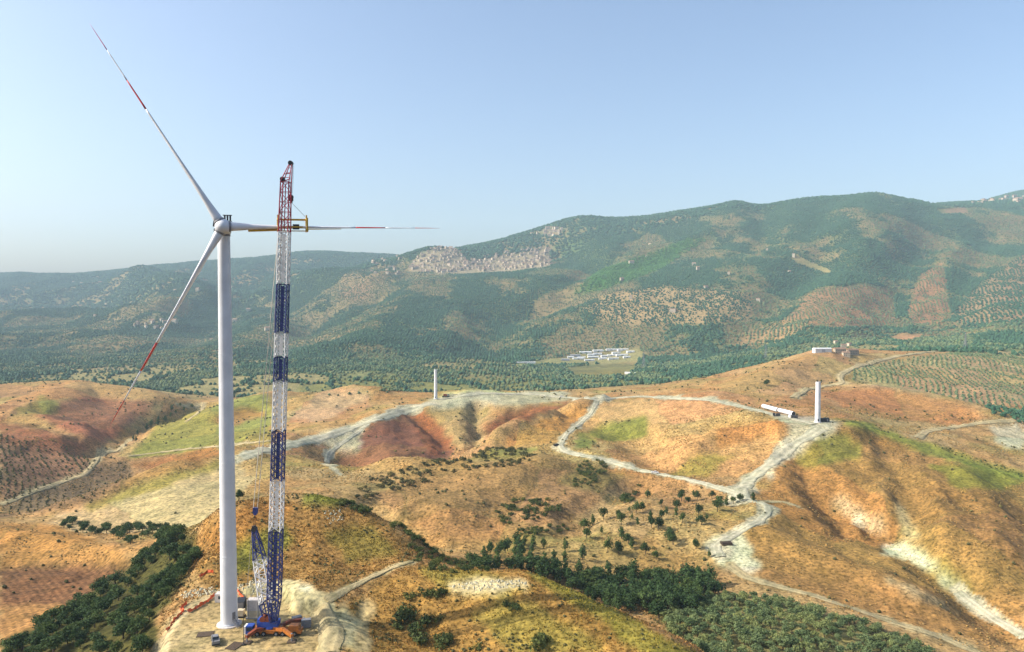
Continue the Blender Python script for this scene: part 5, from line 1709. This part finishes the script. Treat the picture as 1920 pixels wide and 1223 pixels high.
# dry grass tufts on the near slopes
nT = 90000
Y = np.sqrt(RNG.uniform(165 ** 2, 330 ** 2, nT)); X = RNG.uniform(-.62, .36, nT) * Y
Z = hgt(X, Y); u, v = pix(X, Y, Z)
dpad = poly_dist(X, Y, PAD)
kk = visible(X, Y, Z, .6) & (dpad > 4.5) & (u > 300) & (u < 1330)
gcol = ground_col(X, Y)
kk &= gcol.max(1) < .34
kk &= RNG.random(nT) < .35 + .9 * smooth(.4, .62, fbm(X / 6, Y / 6, 95, 3))
X, Y, Z, gcol = X[kk], Y[kk], Z[kk], gcol[kk]
m = len(X)
V = np.zeros((m, 9, 3)); C = np.zeros((m, 9, 3))
hue = RNG.random(m)
tint = np.where((hue < .22)[:, None], np.array([.72, .85, .6]), np.where((hue > .7)[:, None], np.array([1.5, 1.4, 1.25]), np.array([1.0, .95, .9])))
tint *= RNG.uniform(.85, 1.3, (m, 1))
for bld in range(3):
    a = RNG.random(m) * 6.28; h = RNG.uniform(.25, .6, m); w = RNG.uniform(.09, .2, m)
    lx, ly = RNG.normal(size=m) * .2, RNG.normal(size=m) * .2
    for q, (sx, hz) in enumerate(((-1, 0), (1, 0), (0, 1))):
        V[:, bld * 3 + q, 0] = X + sx * w * np.cos(a) + hz * lx
        V[:, bld * 3 + q, 1] = Y + sx * w * np.sin(a) + hz * ly
        V[:, bld * 3 + q, 2] = Z - .05 + hz * h
    C[:, bld * 3:bld * 3 + 3] = (gcol * tint)[:, None]
me = bpy.data.meshes.new('dry_grass')
me.vertices.add(m * 9); me.vertices.foreach_set('co', V.ravel())
me.loops.add(m * 9); me.loops.foreach_set('vertex_index', np.arange(m * 9))
me.polygons.add(m * 3); me.polygons.foreach_set('loop_start', np.arange(0, m * 9, 3)); me.polygons.foreach_set('loop_total', np.full(m * 3, 3))
me.update(calc_edges=True)
cc_ = me.color_attributes.new('Col', 'FLOAT_COLOR', 'POINT')
cf = np.ones((m * 9, 4)); cf[:, :3] = np.clip(C.reshape(-1, 3), 0, 1); cc_.data.foreach_set('color', cf.ravel())
mt, nt, N, L, b = new_mat('dry_grass_blades')
a = N.new('ShaderNodeAttribute'); a.attribute_name = 'Col'
L.new(a.outputs['Color'], b.inputs['Base Color']); b.inputs['Roughness'].default_value = .9; b.inputs['Specular IOR Level'].default_value = .1
me.materials.append(mt)
tag(link('dry_grass', me), 'dry golden grass tufts on the slopes round the turbine pad', 'grass', kind='stuff')

# pale rubble along the pad edge and outcrops
RB = MB()
for (poly, y0, y1, nr, smin, smax, sd) in (([(335,1112),(370,1104),(425,1100),(470,1092),(480,1102),(425,1112),(345,1122)], 200, 290, 160, .2, .7, 61),
        ([(835,1100),(900,1087),(985,1090),(990,1100),(900,1108)], 190, 260, 150, .15, .6, 62), ([(605,960),(640,955),(645,975),(615,985)], 240, 330, 40, .2, .6, 63),
        ([(1655,1022),(1700,1020),(1762,1068),(1700,1048)], 330, 460, 90, .3, 1.0, 64), ([(465,1095),(490,1078),(500,1100),(480,1120)], 200, 290, 60, .2, .6, 65)):
    rng = np.random.default_rng(sd)
    for p in spots(poly, y0, y1, .35, nr, sd, 12000):
        s = rng.uniform(smin, smax)
        vs_ = [Vector((x, y, z)) * s * (0.7 + .6 * rng.random()) for x, y, z in ((1, 0, 0), (-.9, .2, 0), (0, 1, .1), (.1, -1, 0), (0, .1, .8), (.1, 0, -.6))]
        RB.add([p + q for q in vs_], [(0, 2, 4), (2, 1, 4), (1, 3, 4), (3, 0, 4), (2, 0, 5), (1, 2, 5), (3, 1, 5), (0, 3, 5)])
tag(RB.build('rubble', M['rock']), 'pale broken rubble along the pad edge and on the bare outcrops', 'rubble', kind='stuff')

# ------------------------------------------------------------------ houses, sheds, pylons
def house_mesh(w, d, h, rh, seed):
    b = MB()
    b.box((0, 0, h / 2 - 1.5), (w, d, h + 3))
    e = .4
    vs_ = [(-w / 2 - e, -d / 2 - e, h), (w / 2 + e, -d / 2 - e, h), (w / 2 + e, d / 2 + e, h), (-w / 2 - e, d / 2 + e, h), (-w / 2 - e, 0, h + rh), (w / 2 + e, 0, h + rh)]
    b.add(vs_, [(0, 1, 5, 4), (2, 3, 4, 5), (0, 4, 3), (1, 2, 5), (3, 2, 1, 0)], 1)
    nw = max(2, int(w / 3))
    for fl in range(max(1, int(h / 3.2))):
        for k in range(nw):
            x = -w / 2 + w * (k + .5) / nw
            b.box((x, -d / 2 - .02, 1.6 + 3.1 * fl), (1.0, .1, 1.4), mi=2)
    return b.mesh('house', [M['wall'], M['tile'], M['glass']])
HM = [house_mesh(*q) for q in ((11, 9, 7, 2.4, 1), (14, 10, 9, 2.8, 2), (9, 9, 10, 2.0, 3), (18, 10, 8, 2.6, 4), (12, 8, 6, 2.2, 5))]

def houses(poly, y0, y1, gap, n, seed, label, group, sc=1.0, name='house', extra=0):
    XM = MB(); cnt = 0
    for q, p in enumerate(spots(poly, y0, y1, gap, n + extra, seed, 30000)):
        hm = random.choice(HM)
        s = sc * random.uniform(.85, 1.25)
        mw = Matrix.Translation((p.x, p.y, p.z + .5)) @ Matrix.Rotation(random.gauss(0, .5), 4, 'Z') @ Matrix.Diagonal((s, s, s * random.uniform(.9, 1.3), 1))
        if q >= n:
            for pl in hm.polygons:
                XM.add([mw @ hm.vertices[i].co for i in pl.vertices], [tuple(range(len(pl.vertices)))], pl.material_index)
            cnt += 1
            continue
        o = link(name, hm)
        o.matrix_world = mw
        tag(o, label, name, group)
    if cnt:
        o = XM.build('town_houses', [M['wall'], M['tile'], M['glass']])
        tag(o, 'remaining small houses filling the gaps of the hillside town ' + ('on the knoll' if seed == 71 else 'in the wider part'), 'town', kind='stuff')
tl = 'small pale house with clay tile roof climbing the knoll part of the hillside town'
tg = 'houses of the town knoll'
houses([(765,505),(790,472),(835,460),(868,478),(882,497),(862,510),(785,512)], 3700, 4700, 13, 85, 71, tl, tg, .95, extra=45)
houses([(888,502),(902,482),(960,472),(1030,462),(1034,498),(960,506),(900,510)], 3700, 4700, 13, 115, 72, 'small pale house with clay tile roof in the larger, wider part of the hillside town', 'houses of the wider town part', .95, extra=65)
houses([(866,508),(872,488),(892,486),(900,505)], 3700, 4700, 15, 22, 79, 'pale house on the slope joining the two parts of the hillside town', 'houses between the town parts', 1.0)
houses([(990,442),(1030,428),(1060,430),(1050,444)], 4400, 5600, 26, 16, 73, 'far house of the hamlet on the ridge above the hillside town', 'houses of the ridge hamlet', 1.4)
houses([(1800,388),(1860,374),(1925,366),(1925,382),(1850,390)], 4600, 7200, 30, 26, 74, 'tiny pale house of the village on the highest ridge', 'houses of the highest village', 1.6)
houses([(240,612),(290,600),(330,605),(300,620)], 2500, 4600, 22, 12, 75, 'pale house of the scattered hamlet among the olive groves behind the turbine', 'houses of the grove hamlet', 1.2)
houses([(690,490),(730,480),(770,490),(740,520),(690,520)], 3500, 5200, 40, 16, 76, 'lone pale house on the slope left of the hillside town', 'houses left of the town', 1.2, 'farmhouse')
houses([(1100,620),(1200,460),(1500,440),(1500,560),(1250,630)], 2000, 4600, 120, 14, 77, 'lone pale farmhouse on the wooded mountain slope', 'farmhouses on the mountain slope', 1.1, 'farmhouse')
houses([(130,530),(400,520),(560,560),(500,640),(150,640)], 2300, 6200, 160, 14, 78, 'lone pale farmhouse in the hazy groves left of the crane', 'farmhouses in the hazy groves', 1.2, 'farmhouse')
# farm on the tan hill
for k, (u, v, i, rz) in enumerate(((1567,645,2,.1),(1582,652,1,-.2),(1592,648,0,.5),(1574,662,3,.0),(1598,664,3,.15),(1586,668,0,-.1))):
    p = hit(u, v)
    o = link('farmhouse', HM[i]); o.location = p; o.rotation_euler = (0, 0, rz); o.scale = (.9, .9, .8)
    tag(o, 'stone farm building with clay roof in the cluster on the tan hill', 'farmhouse', 'farm cluster on the tan hill')

def shed(u, v, w, d, h, rz, mat, label, group=None, name='shed'):
    p = hit(u, v)
    if p is None:
        return
    t = thing(name, label, 'shed', p, rz, group)
    b = MB(); b.box((0, 0, h / 2 - 1), (w, d, h + 2)); b.build('wall', mat, t)
    b = MB()
    n = 7
    prof = [(-d / 2 - .4 + (d + .8) * k / n, h + (h * .28) * math.sin(math.pi * k / n)) for k in range(n + 1)]
    b.loft([[Vector((x, y, z)) for y, z in prof] + [Vector((x, 0, h - .2))] for x in (-w / 2 - .4, w / 2 + .4)])
    b.build('roof', mat, t)
    b = MB(); b.box((0, -d / 2 - .08, h * .4), (min(8, w * .2), .2, h * .8)); b.build('door', M['shed_grey'], t)
shed(1541, 660, 26, 10, 5, .1, M['shed'], 'long white shed left of the farm cluster on the tan hill')
SH = [(1090,672,30,16,1,0),(1120,665,34,18,0,0),(1130,674,30,14,1,0),(1155,663,32,14,0,0),(1175,671,26,14,1,0),(1070,671,24,12,1,0),(1108,667,26,14,1,0),(1146,668,30,12,1,0),(1078,668,38,22,0,1),(1098,662,46,20,0,1),(1122,659,44,18,1,0),(1146,657,42,16,0,0),(1168,657,44,18,1,0),(1084,674,40,16,0,0),(1112,671,42,18,1,1),(1138,669,46,18,0,1),(1166,667,44,20,1,1),(1182,661,28,16,1,0),(1060,676,30,14,0,0),(1105,677,36,12,0,0),(1150,674,40,14,1,0)]
for k, (u, v, w, d, a_, g_) in enumerate(SH):
    shed(u, v, w * .8, d * .75, 4.0, random.gauss(.08, .07), M['shed'] if a_ or k % 2 else M['shed_grey'], ('white flat shed' if a_ or k % 2 else 'grey flat shed') + ' of the works yard on the valley floor', 'white sheds of the works yard' if a_ or k % 2 else 'grey sheds of the works yard')
shed(985, 681, 55, 10, 3, .15, M['shed'], 'long low white greenhouse in the fields left of the works yard', None, 'greenhouse')
shed(1182, 701, 26, 7, 3, -.6, M['shed'], 'small slanted pale greenhouse in the grove below the works yard', None, 'greenhouse')
p = hit(302, 610)

def pylon(u, v, h, label):
    p = hit(u, v)
    t = thing('pylon', label, 'pylon', p, R(25))
    b = MB()
    lattice(b, Vector((0, 0, -.5)), Vector((0, 0, h * .62)), Vector((1, 0, 0)), Vector((0, 1, 0)), h * .2, h * .055, h * .11, .26, .14)
    lattice(b, Vector((0, 0, h * .62)), Vector((0, 0, h)), Vector((1, 0, 0)), Vector((0, 1, 0)), h * .055, h * .012, h * .06, .2, .11)
    b.build('mast', M['grey'], t)
    for z, w in ((.66, .15), (.77, .19), (.88, .13)):
        b = MB()
        for s_ in (-1, 1):
            b.tube((0, 0, h * z), (s_ * h * w, 0, h * (z + .01)), .14, .08, 5); b.tube((0, 0, h * (z + .05)), (s_ * h * w, 0, h * (z + .01)), .1, .08, 5)
        c = b.build('cross_arm', M['grey'], t)
        for s_ in (-1, 1):
            b = MB(); b.tube((s_ * h * w, 0, h * (z + .01)), (s_ * h * w, 0, h * (z - .035)), .12, .12, 6); b.build('insulator', M['dark'], c)
pylon(1810, 655, 31, 'grey lattice power pylon at the end of the pale hill road')
pylon(1207, 690, 42, 'faint lattice pylon in the grove right of the works yard')
pylon(1436, 672, 34, 'faint lattice pylon in the groves behind the tan hill')

# ------------------------------------------------------------------ haze
b = MB()
z0_, z1_ = float(ZZ.min()) - 1.5, max(float(ZZ.max()), 180.0) + 30
b.box((0, 4560, (z0_ + z1_) / 2), (18000, 9600, z1_ - z0_))
m_ = bpy.data.materials.new('air'); m_.use_nodes = True
nt = m_.node_tree
for nd in list(nt.nodes):
    if nd.type == 'BSDF_PRINCIPLED':
        nt.nodes.remove(nd)
pv = nt.nodes.new('ShaderNodeVolumePrincipled')
pv.inputs['Color'].default_value = (0.62, 0.82, 1.0, 1)
pv.inputs['Density'].default_value = 6.0e-5
pv.inputs['Anisotropy'].default_value = 0.0
nt.links.new(pv.outputs[0], nt.nodes['Material Output'].inputs['Volume'])
hz = b.build('haze', m_)
tag(hz, kind='stuff')
hz['label'] = 'pale summer haze filling the valley air'
